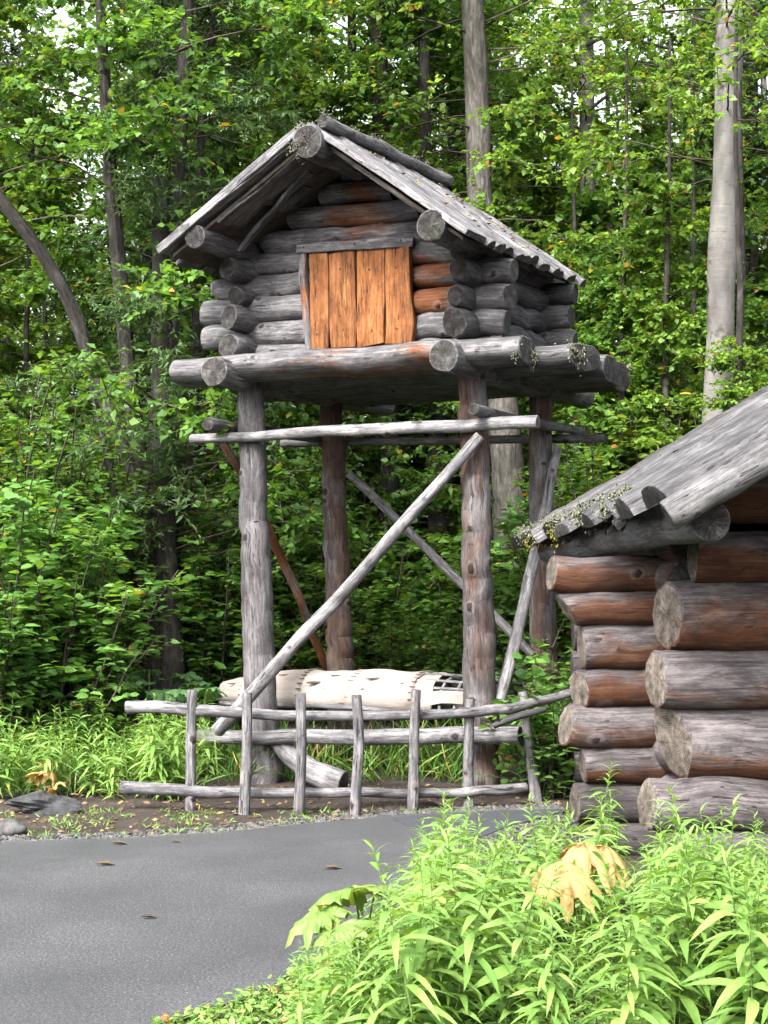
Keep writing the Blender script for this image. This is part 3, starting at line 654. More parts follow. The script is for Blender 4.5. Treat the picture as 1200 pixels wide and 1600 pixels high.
pole('forked_branch', [at(770, 1132, 11.46), at(800, 1122, 11.46), at(845, 1104, 11.56)], [.022, .026, .02], fence, color=GW(.3, .24), knots=2, wob=.01)

# ================================================================== LOG CABIN at the right
cab = empty('log_cabin', (2.6, 10, 0), 'low log cabin with mossy slab roof and protruding axe-cut corner logs', 'cabin')
YA, YB = 8.8, 9.5
XEND = 4.9
def cabin_log(x0, y0, y1, Y, X1, col, t, name='wall_log'):
    r = (y1 - y0) / 2 * Y / F_PX; Yc = Y + r; a = at(x0, (y0 + y1) / 2, Y); a = Vector((a.x, Yc, CAM_H + (a.z - CAM_H) * 1.0))
    return pole(name, [a, Vector((X1, Yc, a.z))], [r * 1.0, r * 1.02], cab, 'cabin_wood', col, knots=6, rough=.05, N=34, step=.05, tilt0=t, bend=.006, end='cut_end_pale', chop=(.965, 1))
TA = lambda k=.42, z=0.0: (0, -k * -1, z)
tA = lambda k, z=0.0: (0, -k * .62, z)
for x0, y0, y1, k, z, br, li in ((1092, 828, 910, .15, 0, .42, .46), (1052, 909, 1020, .42, .05, .44, .56), (1032, 1018, 1112, .45, .02, .30, .62), (1066, 1110, 1226, .60, -.28, .28, .62), (1020, 1222, 1306, .45, .0, .16, .62), (1044, 1303, 1385, .4, 0, .2, .54)):
    cabin_log(x0, y0, y1, YA, XEND, GW(br + .14, li * .9), tA(k, z))
for x0, y0, y1, k, z, br, li in ((868, 868, 927, .35, 0, .46, .48), (890, 924, 978, .3, -.5, .40, .50), (914, 974, 1049, .25, .0, .36, .50), (906, 1046, 1107, .7, .0, .42, .50), (889, 1103, 1174, .5, .1, .26, .56), (915, 1171, 1228, .2, 0, .36, .44), (905, 1226, 1290, .2, 0, .1, .34), (910, 1287, 1345, .2, 0, .1, .36)):
    cabin_log(x0, y0, y1, YB, XEND, GW(br + .14, li * .9), tA(k, z))
for i in range(8):
    z = .12 + i * .235
    pole('wall_log', [(1.66, 9.2, z), (1.50, 12.1, z - .02)], .128, cab, 'cabin_wood', GW(.42, .46), knots=4, N=18)
    pole('wall_log', [(XEND - .35, 8.6, z), (XEND - .35, 12.1, z)], .128, cab, 'cabin_wood', GW(.3, .46), knots=2, N=12, step=.3)
    pole('wall_log', [(1.32, 11.9, z + .1), (XEND, 11.9, z + .1)], .125, cab, 'cabin_wood', GW(.3, .44), knots=2, N=12, step=.3)
# gable logs above the front wall
SLOPE = .575
EF, ER2 = Vector((1.27, 7.62, 1.955)), Vector((.985, 12.05, 1.825))
for i, (z, r) in enumerate(((1.975, .135), (2.22, .13), (2.46, .125), (2.7, .12), (2.94, .12))):
    x0 = 1.42 + max(0, (z + r - 2.08)) / SLOPE
    pole('gable_log', [(x0, YA + .16, z), (min(XEND + .3, 6.4 - x0), YA + .16, z)], r, cab, 'cabin_wood', GW(.60, .40), knots=3, N=18)
# roof slabs running down the slope
sup = Vector((-SLOPE, 0, 1)).normalized(); sd2 = Vector((1, 0, SLOPE)).normalized()
croof = mobj('roof', mesh_np('roof', [tuple(p) for p in (EF + sd2 * .25 - sup * .09, ER2 + sd2 * .25 - sup * .09, ER2 + sd2 * 2.75 - sup * .09, EF + sd2 * 2.45 - sup * .09, EF + sd2 * .25 - sup * .13, ER2 + sd2 * .25 - sup * .13, ER2 + sd2 * 2.75 - sup * .13, EF + sd2 * 2.45 - sup * .13)],
                                 [(0, 3, 2, 1), (4, 5, 6, 7), (0, 1, 5, 4), (1, 2, 6, 5), (2, 3, 7, 6), (3, 0, 4, 7)], None, [MAT['stem_brown']], smooth=False), (0, 0, 0), cab)
tcur = 0.0; k = 0; Lr = (ER2 - EF).length
while tcur < 1:
    wd = (.42, .50, .46, .40, .52, .44, .48, .40, .45, .42)[k % 10]; tn = tcur + wd / Lr
    tc_ = (tcur + tn) / 2; e = EF.lerp(ER2, min(tc_, 1)); ext = (0.0, .05, .01, .06, -.01, .05, .02, .06, .02, .05)[k % 10]
    th = (.085, .12, .10, .09, .11, .09, .10, .09, .09, .1)[k % 10]
    board('roof_slab', e - sd2 * (ext + .02), e + sd2 * 2.62, wd * 1.06, th, tuple(sup), croof, color=GW(.02, .36 + random.uniform(-.08, .06), .07 + .05 * (k > 3)), half=True, rough=.16, bow=random.uniform(-.01, .02), n=26)
    board('roof_slab', e - sd2 * (ext - .10) - sup * .10, e + sd2 * 2.5 - sup * .10, wd * .9, .06, tuple(sup), croof, color=GW(.3, .40, .0), rough=.14, n=14)
    x_r = 6.05 - e.x
    board('roof_slab', Vector((x_r, e.y, e.z - .03)), e + sd2 * 2.62, wd * 1.05, th, (SLOPE * .87, 0, .87), croof, color=GW(.06, .6, .05), half=True, rough=.1, n=8)
    tcur = tn; k += 1
# verge pole along the front gable edge, eave pole, eave lichen
pole('verge_pole', [EF + Vector((.0, -.03, -.10)), EF + Vector((0, -.03, -.10)) + sd2 * 2.5], [.075, .085], croof, color=GW(.16, .46, .08), knots=4)
pole('eave_pole', [EF + Vector((.20, .05, -.13)), ER2 + Vector((.18, -.1, -.10))], [.095, .085], croof, color=GW(.25, .36), knots=4)
for i, tt in enumerate(np.linspace(.2, .98, 15)):
    e = EF.lerp(ER2, tt); tuft('lichen', [e + Vector((random.uniform(-.05, .1), random.uniform(-.1, .1), random.uniform(.0, .06))) for _ in range(4)], .05, croof, n=30, seed=60 + i, hang=.03)
for i, tt in enumerate((.62, .66, .76, .86, .9)):
    e = EF.lerp(ER2, tt); tuft('moss', [e + Vector((-.03, 0, -.005))], .034, croof, 'moss_yellow', n=50, seed=80 + i, hang=.05)

# ================================================================== GROUND THINGS
pole('curved_driftwood_log', [at(425, 1150, 12.75), at(450, 1180, 12.6), at(485, 1206, 12.45), at(536, 1222, 12.3)], [.05, .075, .088, .092], None, color=GW(.12, .62), knots=2, tilt1=(-.3, 0, 0))
tag(bpy.data.objects['curved_driftwood_log'], 'curved grey driftwood log lying on soil behind the fence rails', 'log')
tag(blob('flat_stone', gnd(70, 1272) + Vector((0, .05, .045)), .19, None, 'stone', 14, (1.1, .7, .42), .42, smooth=False), 'dark grey angular flat stone beside the dried leaf heap', 'stone')
tag(blob('round_stone', gnd(12, 1303) + Vector((0, 0, .03)), .085, None, 'pebble', 10, (1.3, .9, .7), .2), 'small brownish round stone at the edge of the asphalt', 'stone')
tag(blob('half_buried_stone', gnd(600, 1264) + Vector((0, .1, -.02)), .26, None, 'soil', 12, (1.5, .6, .35), .2), 'broad low sandy stone half buried under the fence', 'stone')

# ------------------------------------------------------------------ leaves
def leaf_mesh_arrays(P, D, Nn, L, W, kind='diamond', droop=.15, fold=.18):
    """vectorised leaves: P base, D direction, Nn approx normal, L length, W half-width"""
    P = np.asarray(P); D = D / np.linalg.norm(D, axis=1)[:, None]
    Sx = np.cross(D, Nn); Sx /= (np.linalg.norm(Sx, axis=1)[:, None] + 1e-9); Nn = np.cross(Sx, D)
    L = L[:, None]; W = W[:, None]
    def pt(t, a, n): return P + D * L * t + Sx * W * a + Nn * L * n
    if kind == 'diamond':
        v = np.stack([pt(0, 0, 0), pt(.42, -1, fold * .3), pt(1, 0, -droop), pt(.42, 1, fold * .3), pt(.45, 0, -.02)], 1)
        q = np.array([(0, 4, 1), (4, 2, 1), (0, 3, 4), (3, 2, 4)])
        n = 5
    elif kind == 'ovate':
        v = np.stack([pt(0, 0, 0), pt(.22, -.78, fold * .25), pt(.58, -.92, fold * .3 - droop * .3), pt(1, 0, -droop), pt(.58, .92, fold * .3 - droop * .3), pt(.22, .78, fold * .25), pt(.25, 0, -.01), pt(.6, 0, -.03 - droop * .3)], 1)
        q = np.array([(0, 6, 1), (1, 6, 2), (6, 7, 2), (2, 7, 3), (0, 5, 6), (5, 4, 6), (6, 4, 7), (4, 3, 7)])
        n = 8
    else:   # lance: long and narrow, arching
        ts = [0, .25, .5, .75, 1]; ws = [.25, .95, 1, .62, 0]
        c = []
        for t, a in zip(ts, ws):
            dz = -droop * t * t
            c += [pt(t * (1 - .18 * droop * t), -a, dz + fold * .1 * a), pt(t * (1 - .18 * droop * t), 0, dz), pt(t * (1 - .18 * droop * t), a, dz + fold * .1 * a)]
        v = np.stack(c, 1); q = []
        for i in range(4):
            b0 = i * 3
            q += [(b0, b0 + 1, b0 + 4), (b0, b0 + 4, b0 + 3), (b0 + 1, b0 + 2, b0 + 5), (b0 + 1, b0 + 5, b0 + 4)]
        q = np.array(q); n = 15
    m = len(P); F = (q[None] + (np.arange(m) * n)[:, None, None]).reshape(-1, 3)
    return v.reshape(-1, 3), F
def tri_tube(paths, r0s):
    """thin 3-sided limbs, joined"""
    V = []; Q = []; k = 0
    for P, r in zip(paths, r0s):
        M = len(P); T = np.gradient(P, axis=0); T /= np.linalg.norm(T, axis=1)[:, None] + 1e-9
        A = np.cross(T, [.3, .9, .2]); A /= np.linalg.norm(A, axis=1)[:, None] + 1e-9; B = np.cross(T, A)
        rr = np.linspace(r, r * .3, M)[:, None]
        for a in (0, 2.094, 4.189): V.append(P + (A * math.cos(a) + B * math.sin(a)) * rr)
        for i in range(M - 1):
            for j in range(3):
                j2 = (j + 1) % 3; Q.append((k + j * M + i, k + j2 * M + i, k + j2 * M + i + 1, k + j * M + i + 1))
        k += 3 * M
    return np.concatenate(V), np.array(Q)
def crown_meshes(key, seed, z0, z1, rmax, nb, tw, lv, L, Wf, kind, leafmat, prof, rise=.35, droop=.15, spread=.9, barkmat='stem_brown', fill=0.25):
    """limbs + leaves round a vertical axis; returns (limb mesh, leaf mesh)"""
    r = np.random.default_rng(seed); paths = []; rad = []; P = []; D = []
    for i in range(nb):
        t = (i + r.uniform(0, 1)) / nb; z = z0 + (z1 - z0) * t; a = r.uniform(0, 2 * math.pi)
        ln = rmax * prof(t) * r.uniform(.6, 1.1)
        if ln < .12: continue
        d = np.array([math.cos(a), math.sin(a), rise * r.uniform(.3, 1.5)]); n = 7; s = np.linspace(0, 1, n)[:, None]
        b = np.array([0, 0, z]) + d * ln * s + np.array([0, 0, -1]) * ln * .28 * s ** 2 + np.cumsum(r.normal(size=(n, 3)) * ln * .06, 0) * s
        paths.append(b); rad.append(.004 + .0055 * ln)
        for j in range(tw):
            q = fill + (1 - fill) * math.sqrt(r.uniform(0, 1)); k = min(int(q * (n - 1)), n - 2); f = q * (n - 1) - k
            o = b[k] * (1 - f) + b[k + 1] * f
            dd = d * .5 + r.normal(size=3) * spread * np.array([1, 1, .55]); dd /= np.linalg.norm(dd); l2 = r.uniform(.18, .5) * (.5 + .25 * rmax)
            tp = o + dd * l2 * np.linspace(0, 1, 4)[:, None] + np.array([0, 0, -.12]) * l2 * np.linspace(0, 1, 4)[:, None] ** 2
            paths.append(tp); rad.append(.0045)
            for m in range(lv):
                g = (m + r.uniform(0, 1)) / lv; kk = min(int(g * 3), 2); ff = g * 3 - kk
                P.append(tp[kk] * (1 - ff) + tp[kk + 1] * ff)
                side = r.normal(size=3) * .7 + dd * .45; side[2] = side[2] * .45 - .12; D.append(side)
    P = np.array(P); D = np.array(D); n = len(P)
    Nn = np.array([0, 0, 1.0]) + r.normal(size=(n, 3)) * .55
    Ls = L * r.uniform(.6, 1.25, n)
    V, T = leaf_mesh_arrays(P, D, Nn, Ls, Ls * Wf * r.uniform(.8, 1.2, n), kind, droop)
    lm = mesh_np(key + '_leaves', V, None, T, [MAT[leafmat]])
    Vb, Qb = tri_tube(paths, rad)
    bm = mesh_np(key + '_limbs', Vb, Qb, None, [MAT[barkmat]]); set_lc(bm, Vb)
    return bm, lm
tree_prof = lambda t: (.55 + .9 * t) * (1 - t) ** .55 + .12
tall_prof = lambda t: .85 * (1 - t * .75)
bush_prof = lambda t: math.sin(math.pi * (.18 + .75 * t)) + .05
CR = {}
CR['alder0'] = crown_meshes('alder0', 101, .8, 9.2, 2.2, 84, 18, 15, .080, .34, 'diamond', 'leaf_alder', tree_prof)
CR['alder1'] = crown_meshes('alder1', 102, 1.2, 9.6, 2.4, 84, 18, 15, .080, .34, 'diamond', 'leaf_alder', tall_prof)
CR['willow0'] = crown_meshes('willow0', 103, 1.8, 8.6, 2.1, 90, 19, 16, .080, .16, 'diamond', 'leaf_willow', tall_prof, droop=.3)
CR['willow1'] = crown_meshes('willow1', 104, 1.6, 8.4, 1.9, 84, 19, 16, .080, .16, 'diamond', 'leaf_willow', tall_prof, droop=.3)
CR['birch0'] = crown_meshes('birch0', 105, 1.2, 10.0, 2.1, 84, 18, 14, .068, .37, 'diamond', 'leaf_birch', tall_prof, rise=.2, droop=.2)
CR['birch1'] = crown_meshes('birch1', 106, 4.6, 10.5, 2.3, 60, 15, 14, .068, .37, 'diamond', 'leaf_birch', tree_prof, rise=.2, droop=.2)
CR['birch2'] = crown_meshes('birch2', 107, 1.0, 9.6, 2.0, 80, 18, 14, .072, .37, 'diamond', 'leaf_yellowing', tall_prof, rise=.3)
CR['sap0'] = crown_meshes('sap0', 108, .5, 6.2, 1.5, 60, 18, 14, .078, .36, 'diamond', 'leaf_birch', tall_prof, rise=.5)
CR['sap1'] = crown_meshes('sap1', 109, .6, 5.4, 1.4, 60, 18, 14, .085, .36, 'diamond', 'leaf_alder', tall_prof, rise=.5)
def shrub_meshes(key, seed, h, rad, stems, lv, L, Wf, mat, kind='ovate'):
    r = np.random.default_rng(seed); paths = []; rs = []; P = []; D = []
    for i in range(stems):
        a = r.uniform(0, 6.28); q = rad * math.sqrt(r.uniform(0, 1)); hh = h * r.uniform(.55, 1.05) * (1 - .25 * (q / rad) ** 2); n = 8; s = np.linspace(0, 1, n)[:, None]
        b = np.array([math.cos(a) * q * .35, math.sin(a) * q * .35, -.05]) + np.array([math.cos(a) * q * .65, math.sin(a) * q * .65, 0]) * s ** 1.4 + np.array([0, 0, hh]) * s + np.cumsum(r.normal(size=(n, 3)) * .02, 0)
        paths.append(b); rs.append(.008 + .004 * h)
        for j in range(int(6 + 6 * hh)):
            t = .12 + .88 * r.uniform(0, 1) ** .8; k = min(int(t * (n - 1)), n - 2); f = t * (n - 1) - k; o = b[k] * (1 - f) + b[k + 1] * f
            dd = r.normal(size=3); dd[2] = abs(dd[2]) * .6 + .15; dd /= np.linalg.norm(dd); l2 = r.uniform(.2, .55) * (1.15 - .5 * t)
            tp = o + dd * l2 * np.linspace(0, 1, 4)[:, None]; paths.append(tp); rs.append(.005)
            for m in range(lv):
                g = (m + .5) / lv; kk = min(int(g * 3), 2); ff = g * 3 - kk; P.append(tp[kk] * (1 - ff) + tp[kk + 1] * ff)
                sd_ = np.cross(dd, [0, 0, 1.0]); sd_ /= np.linalg.norm(sd_) + 1e-6
                d2 = sd_ * (1 if m % 2 else -1) * .9 + dd * .6 + r.normal(size=3) * .25; d2[2] = d2[2] * .5; D.append(d2)
    P = np.array(P); n = len(P); D = np.array(D); Nn = np.array([0, 0, 1.0]) + r.normal(size=(n, 3)) * .4; Nn[:, 1] -= .25
    Ls = L * r.uniform(.6, 1.2, n); V, T = leaf_mesh_arrays(P, D, Nn, Ls, Ls * Wf, kind, .18)
    lm = mesh_np(key + '_leaves', V, None, T, [MAT[mat]]); Vb, Qb = tri_tube(paths, rs); bm = mesh_np(key + '_stems', Vb, Qb, None, [MAT['stem_brown']])
    return bm, lm
SH = {}
SH['a'] = shrub_meshes('shrub_a', 201, 2.6, 1.0, 32, 9, .12, .26, 'leaf_shrub')
SH['b'] = shrub_meshes('shrub_b', 202, 2.2, 1.1, 32, 9, .11, .27, 'leaf_shrub')
SH['c'] = shrub_meshes('shrub_c', 203, 3.4, 1.0, 30, 8, .085, .31, 'leaf_alder')
SH['y'] = shrub_meshes('shrub_y', 204, 3.0, 1.1, 28, 9, .095, .36, 'leaf_yellowing')
SH['s'] = shrub_meshes('shrub_s', 205, .95, .45, 14, 7, .085, .36, 'leaf_shrub')
SH['d'] = shrub_meshes('shrub_d', 206, 1.5, .9, 26, 9, .085, .34, 'leaf_alder')

def inst(name, mesh, M, parent):
    return place(bpy.data.objects.new(name, mesh), M, parent)
def tree(name, path, r, bark, crown, label, cat='tree', group=None, rot=None, sc=1.0, lift=0.0, forks=(), lean=None):
    """path: world points of the trunk from the ground up"""
    b0 = Vector(path[0]); t = empty(name, b0, label, cat, group)
    pole('trunk', path, r, t, bark, (.1, .5, 0, 1), knots=6, rough=.06, N=12, step=.3, end=None, wob=.012)
    for f, fr in forks: pole('limb', f, fr, t, bark, knots=3, rough=.06, N=9, step=.3, end=None, wob=.012)
    if crown:
        p = spline(path, 12)
        # the crown follows the trunk's lean: sheared about the trunk's foot
        top = p[-1]; hgt = top[2] - b0.z
        Sh = Matrix.Identity(4); 
        M = Matrix.Translation(b0 + Vector((0, 0, lift))) @ Matrix(((1, 0, (top[0] - b0.x) / hgt, 0), (0, 1, (top[1] - b0.y) / hgt, 0), (0, 0, 1, 0), (0, 0, 0, 1))) @ Matrix.Rotation(rot if rot is not None else random.uniform(0, 6.28), 4, 'Z') @ Matrix.Scale(sc, 4)
        M = Matrix.Translation(b0 + Vector((0, 0, lift))) @ Vector((0, 0, 1)).rotation_difference((Vector(top) - b0).normalized()).to_matrix().to_4x4() @ Matrix.Rotation(rot if rot is not None else random.uniform(0, 6.28), 4, 'Z') @ Matrix.Scale(sc, 4)
        inst('limbs', CR[crown][0], M, t); inst('crown', CR[crown][1], M, t)
    return t
def up_path(px, Y, top=11.0):
    """pixel path of a visible trunk at depth Y, carried on to the ground and up to its top"""
    P = [at(x, y, Y) for x, y in px]; a, b = P[0], P[1]
    k = (a.z - (float(gh(a.x, a.y)) - .15)) / max(.2, (b.z - a.z)); g = a - (b - a) * min(k, 1) * .35; g = Vector((g.x, a.y, float(gh(a.x, a.y)) - .15))
    c, d = P[-2], P[-1]; e = d + (d - c) * ((top - d.z) / max(.3, d.z - c.z)) * .8; e = Vector((e.x, d.y + .2, top))
    return [g] + P + [e]
# named trunks read off the photograph (depth from where they stand behind the storehouse)
tree('willow_tree', up_path([(250, 1040), (240, 760), (262, 500), (276, 260), (292, 0)], 15.6, 9.6), [.15, .13, .10, .07, .03], 'bark_dark', 'willow0', 'dark multi-stemmed willow with leaning grey trunks beside the storehouse', sc=.95,
     forks=[([at(242, 860, 15.6), at(205, 620, 15.5), at(190, 420, 15.4), at(172, 250, 15.3), at(158, 0, 15.2), at(150, -200, 15.2)], [.085, .075, .07, .05, .03]),
            ([at(238, 820, 15.6), at(150, 590, 15.4), at(95, 450, 15.3), at(0, 318, 15.2), at(-90, 200, 15.2)], [.075, .065, .06, .05]),
            ([at(255, 1000, 15.7), at(300, 700, 16.0), at(308, 300, 16.0), at(335, 0, 16.0)], [.05, .045, .04, .03]),
            ([at(245, 1000, 15.5), at(200, 860, 15.3), at(172, 740, 15.2), at(140, 600, 15.0)], [.04, .035, .03, .02])])
tree('alder_tree', up_path([(610, 900), (600, 400), (590, 0)], 18.5, 11), [.13, .11, .095, .05], 'bark_dark', 'alder1', 'dark slender trunk rising directly behind the ridge of the storehouse roof')
tree('poplar_tree', up_path([(797, 900), (787, 650), (758, 400), (747, 200), (742, 0)], 17.0, 12), [.18, .17, .15, .125, .12, .05], 'bark_grey', 'birch1', 'thick grey poplar trunk seen between the right-hand posts and above the roof', sc=1.05)
tree('poplar_tree', up_path([(697, 900), (702, 650), (715, 250), (722, 0)], 20.0, 12), [.16, .15, .13, .05], 'bark_dark', 'alder0', 'dark poplar trunk standing just behind the front right post')
tree('birch_tree', up_path([(920, 700), (917, 400), (915, 0)], 18.5, 12), [.10, .09, .085, .04], 'bark_birch', 'birch1', 'slim pale birch trunk next to the right eave of the storehouse', rot=1.0)
tree('birch_tree', up_path([(1118, 800), (1128, 450), (1141, 0)], 15.2, 12), [.15, .135, .128, .12, .06], 'bark_birch', 'birch1', 'stout white birch with dark peeling bark above the cabin roof', rot=2.2, lift=.6)
tree('birch_tree', up_path([(1088, 700), (1080, 250), (1086, 0)], 19.5, 11), [.05, .045, .04, .02], 'bark_birch', 'birch0', 'thin pale birch sapling close beside the stout white birch')
pole_br = [([at(917, 70, 18.4), at(960, 58, 18.2), at(1040, 75, 18.0), at(1120, 95, 18.0), at(1190, 100, 17.9)], .022), ([at(917, 175, 18.4), at(950, 150, 18.2), at(985, 128, 18.1), at(1060, 132, 18), (at(1135, 160, 18))], .02)]
bt = bpy.data.objects['birch_tree']
for p, r in pole_br: pole('branch', p, [r, r * .6], bt, 'bark_dark', N=6, knots=1, end=None)
# the wood behind: trees one by one
spots = []
r = np.random.default_rng(21)
kinds = ['alder0', 'birch0', 'alder1', 'birch2', 'willow1', 'birch0', 'alder0', 'birch1']
for Y, n in ((16.5, 5), (19, 6), (22, 8), (26, 9), (31, 7)):
    half = Y * 600 / F_PX * 1.25 + 1.0
    for i in range(n):
        x = -half + 2 * half * (i + r.uniform(.15, .85)) / n; spots.append((x, Y + r.uniform(-1.2, 1.2)))
far_lab = {'alder': 'broad leafy alder standing in the wood behind the storehouse', 'birch': 'light green birch standing in the wood behind the storehouse', 'willo': 'grey green willow standing in the wood behind the storehouse'}
for i, (x, Y) in enumerate(spots):
    k = kinds[int(r.integers(len(kinds)))]; px = 600 + F_PX * x / Y
    if (Y < 18 and 560 < px < 960) or (Y < 24 and 870 < px < 1000): continue
    if Y < 21 and px < 330 and k.startswith('birch'): k = 'willow1'
    z = float(gh(x, Y)) - .1; h = r.uniform(10, 13)
    lx, ly = r.normal() * .35, r.normal() * .3
    nm = {'alder': 'alder_tree', 'birch': 'birch_tree', 'willo': 'willow_tree'}[k[:5]]
    tree(nm, [(x, Y, z), (x + lx * .3 + r.normal() * .1, Y + ly * .3, h * .35), (x + lx, Y + ly, h)], [.11 + r.uniform(0, .06), .08, .03], 'bark_birch' if k[:5] == 'birch' else 'bark_dark', k, (far_lab[k[:5]] if k != 'birch2' else 'yellowing birch with golden leaf tips in the wood behind the storehouse') if k != 'birch1' else 'high-crowned birch with bare lower trunk in the wood behind the storehouse', group=nm.replace('_tree', '') + ' trees in the wood behind', sc=r.uniform(.9, 1.2) * (1.0 if Y < 24 else 1.15), rot=r.uniform(0, 6.28))

# young trees filling the middle storey
r = np.random.default_rng(77)
sap_lab = {'sap0': 'slim young birch in full leaf between the older trunks', 'sap1': 'slim young alder in full leaf between the older trunks'}
for i, (px, Y) in enumerate(((30, 17.2), (110, 19.5), (200, 20.5), (330, 18.8), (400, 21.5), (455, 18.4), (520, 20.5), (545, 23), (640, 21.8), (660, 24.5), (780, 22), (840, 20.2), (865, 24), (960, 21), (1000, 18.2), (1040, 22.5), (1100, 20.5), (1160, 18.6), (1200, 21), (760, 19.2), (480, 25), (300, 24), (965, 16.2), (1035, 15.8), (1180, 15.9), (985, 19.5), (900, 17.2), (1090, 17.2), (1150, 14.3))):
    k = 'sap0' if (i * 7) % 5 < 3 else 'sap1'; x = (px - 600) / F_PX * Y; z = float(gh(x, Y)) - .1; lx = r.normal() * .3; nm = 'young_birch' if k == 'sap0' else 'young_alder'
    tree(nm, [(x, Y, z), (x + lx * .4, Y, 2.8), (x + lx, Y, 6.6)], [.045, .035, .012], 'bark_dark', k, sap_lab[k], group=nm.replace('_', ' ') + ' trees between the trunks', sc=r.uniform(.95, 1.35) if i < 22 else (r.uniform(.72, .85) if i < 28 else .58), rot=r.uniform(0, 6.28))

# ------------------------------------------------------------------ shrubs
def shrub(key, x, Y, sc, rot, label, group=None, name='leafy_shrub'):
    z = float(gh(x, Y)); t = empty(name, (x, Y, z), label, 'shrub', group)
    M = Matrix.Translation((x, Y, z)) @ Matrix.Rotation(rot, 4, 'Z') @ Matrix.Scale(sc, 4)
    inst('stems', SH[key][0], M, t); inst('foliage', SH[key][1], M, t); return t
GLK = {'a': 'light green long-leaved shrub on the grassy bank beyond the fence end', 'b': 'rounded light green shrub on the grassy bank beside the leaf heap', 'c': 'tall small-leaved shrub at the back of the grassy bank'}
for px, Y, k, sc in ((-20, 13.0, 'a', .95), (70, 13.3, 'b', .98), (140, 13.7, 'a', .85), (20, 14.8, 'c', 1.05), (-70, 14.3, 'c', 1.1), (110, 15.2, 'c', 1.0)):
    shrub(k, (px - 600) / F_PX * Y, Y, sc, random.uniform(0, 6.28), GLK[k], 'shrubs on the bank beside the path')
GBK = {'a': 'tall long-leaved green shrub growing behind the posts of the storehouse', 'b': 'rounded long-leaved green shrub growing behind the posts of the storehouse', 'c': 'tall small-leaved alder shrub growing behind the posts of the storehouse', 'd': 'low small-leaved alder shrub close behind the bark canoe', 'y': 'yellow-green shrub in the brighter clearing behind the storehouse posts'}
for px, Y, k, sc in ((240, 16.4, 'c', .85), (345, 16.0, 'a', .9), (430, 16.6, 'b', 1.0), (470, 17.8, 'c', .95), (560, 16.8, 'd', 1.2), (610, 17.6, 'b', 1.0), (670, 16.8, 'd', 1.25), (740, 18.4, 'c', .8), (690, 19.4, 'a', 1.0), (560, 20, 'y', .8), (820, 18.4, 'd', 1.3), (870, 16.6, 'b', .95), (400, 19, 'y', .9), (300, 18.5, 'c', 1.0), (190, 18, 'b', 1.1), (500, 16.1, 'd', .8), (620, 16.0, 'd', .8), (720, 15.6, 'd', .75), (780, 15.4, 'd', .8)):
    shrub(k, (px - 600) / F_PX * Y, Y, sc, random.uniform(0, 6.28), GBK[k], 'shrubs behind the storehouse')
GRK = {'a': 'long-leaved shrub below the stout birch above the cabin roof', 'b': 'rounded green shrub between storehouse posts and cabin eave', 'c': 'tall small-leaved shrub rising above the slab roof of the cabin'}
for px, Y, k, sc in ((905, 15.0, 'b', 1.0), (960, 15.4, 'c', .95), (1010, 16.5, 'c', 1.1), (1060, 15.6, 'a', 1.05), (1180, 14.8, 'c', 1.0), (1240, 15.5, 'c', 1.15), (1110, 17.8, 'c', 1.25), (1190, 18.0, 'c', 1.3), (950, 18.2, 'c', 1.2), (1030, 19.0, 'c', 1.3)):
    shrub(k, (px - 600) / F_PX * Y, Y, sc, random.uniform(0, 6.28), GRK[k], 'shrubs behind the cabin roof')
for px, Y, sc in ((1010, 14.6, .88), (1075, 16.2, 1.15)):
    shrub('y', (px - 600) / F_PX * Y, Y, sc, random.uniform(0, 6.28), 'yellowing shrub with orange leaf tips above the cabin roof', 'yellowing shrubs', 'yellowing_shrub')
for px, Y, sc in ((865, 11.95, .95), (885, 12.35, 1.15), (845, 12.6, .8)):
    shrub('s', (px - 600) / F_PX * Y, Y, sc, random.uniform(0, 6.28), 'small round-leaved bush squeezed between fence end and cabin corner', 'bushes at the cabin corner', 'small_bush')

# far wood: one mass of leaves beyond the last trees
r = np.random.default_rng(31); n = 62000
X = r.uniform(-17, 17, n); Yd = r.uniform(35, 43, n); Z = r.uniform(0, 1, n) ** .9 * (13 + 4 * np.sin(X * .6) + 2.5 * np.sin(X * 1.7 + 1)); 
keep = (np.sin(X * 1.3 + Z * .8) + np.sin(Z * 1.9 - X * .7 + 2) + r.normal(size=n) * .8) > -1.1; X, Yd, Z = X[keep], Yd[keep], Z[keep]; n = len(X)
V, T = leaf_mesh_arrays(np.stack([X, Yd, Z], 1), r.normal(size=(n, 3)) * [1, 1, .4], np.array([0, -.4, 1]) + r.normal(size=(n, 3)) * .5, r.uniform(.11, .21, n), r.uniform(.04, .07, n))
tag(mobj('far_wood', mesh_np('far_wood', V, None, T, [MAT['leaf_birch']])), 'distant light green wood closing the view', 'wood', kind='stuff')

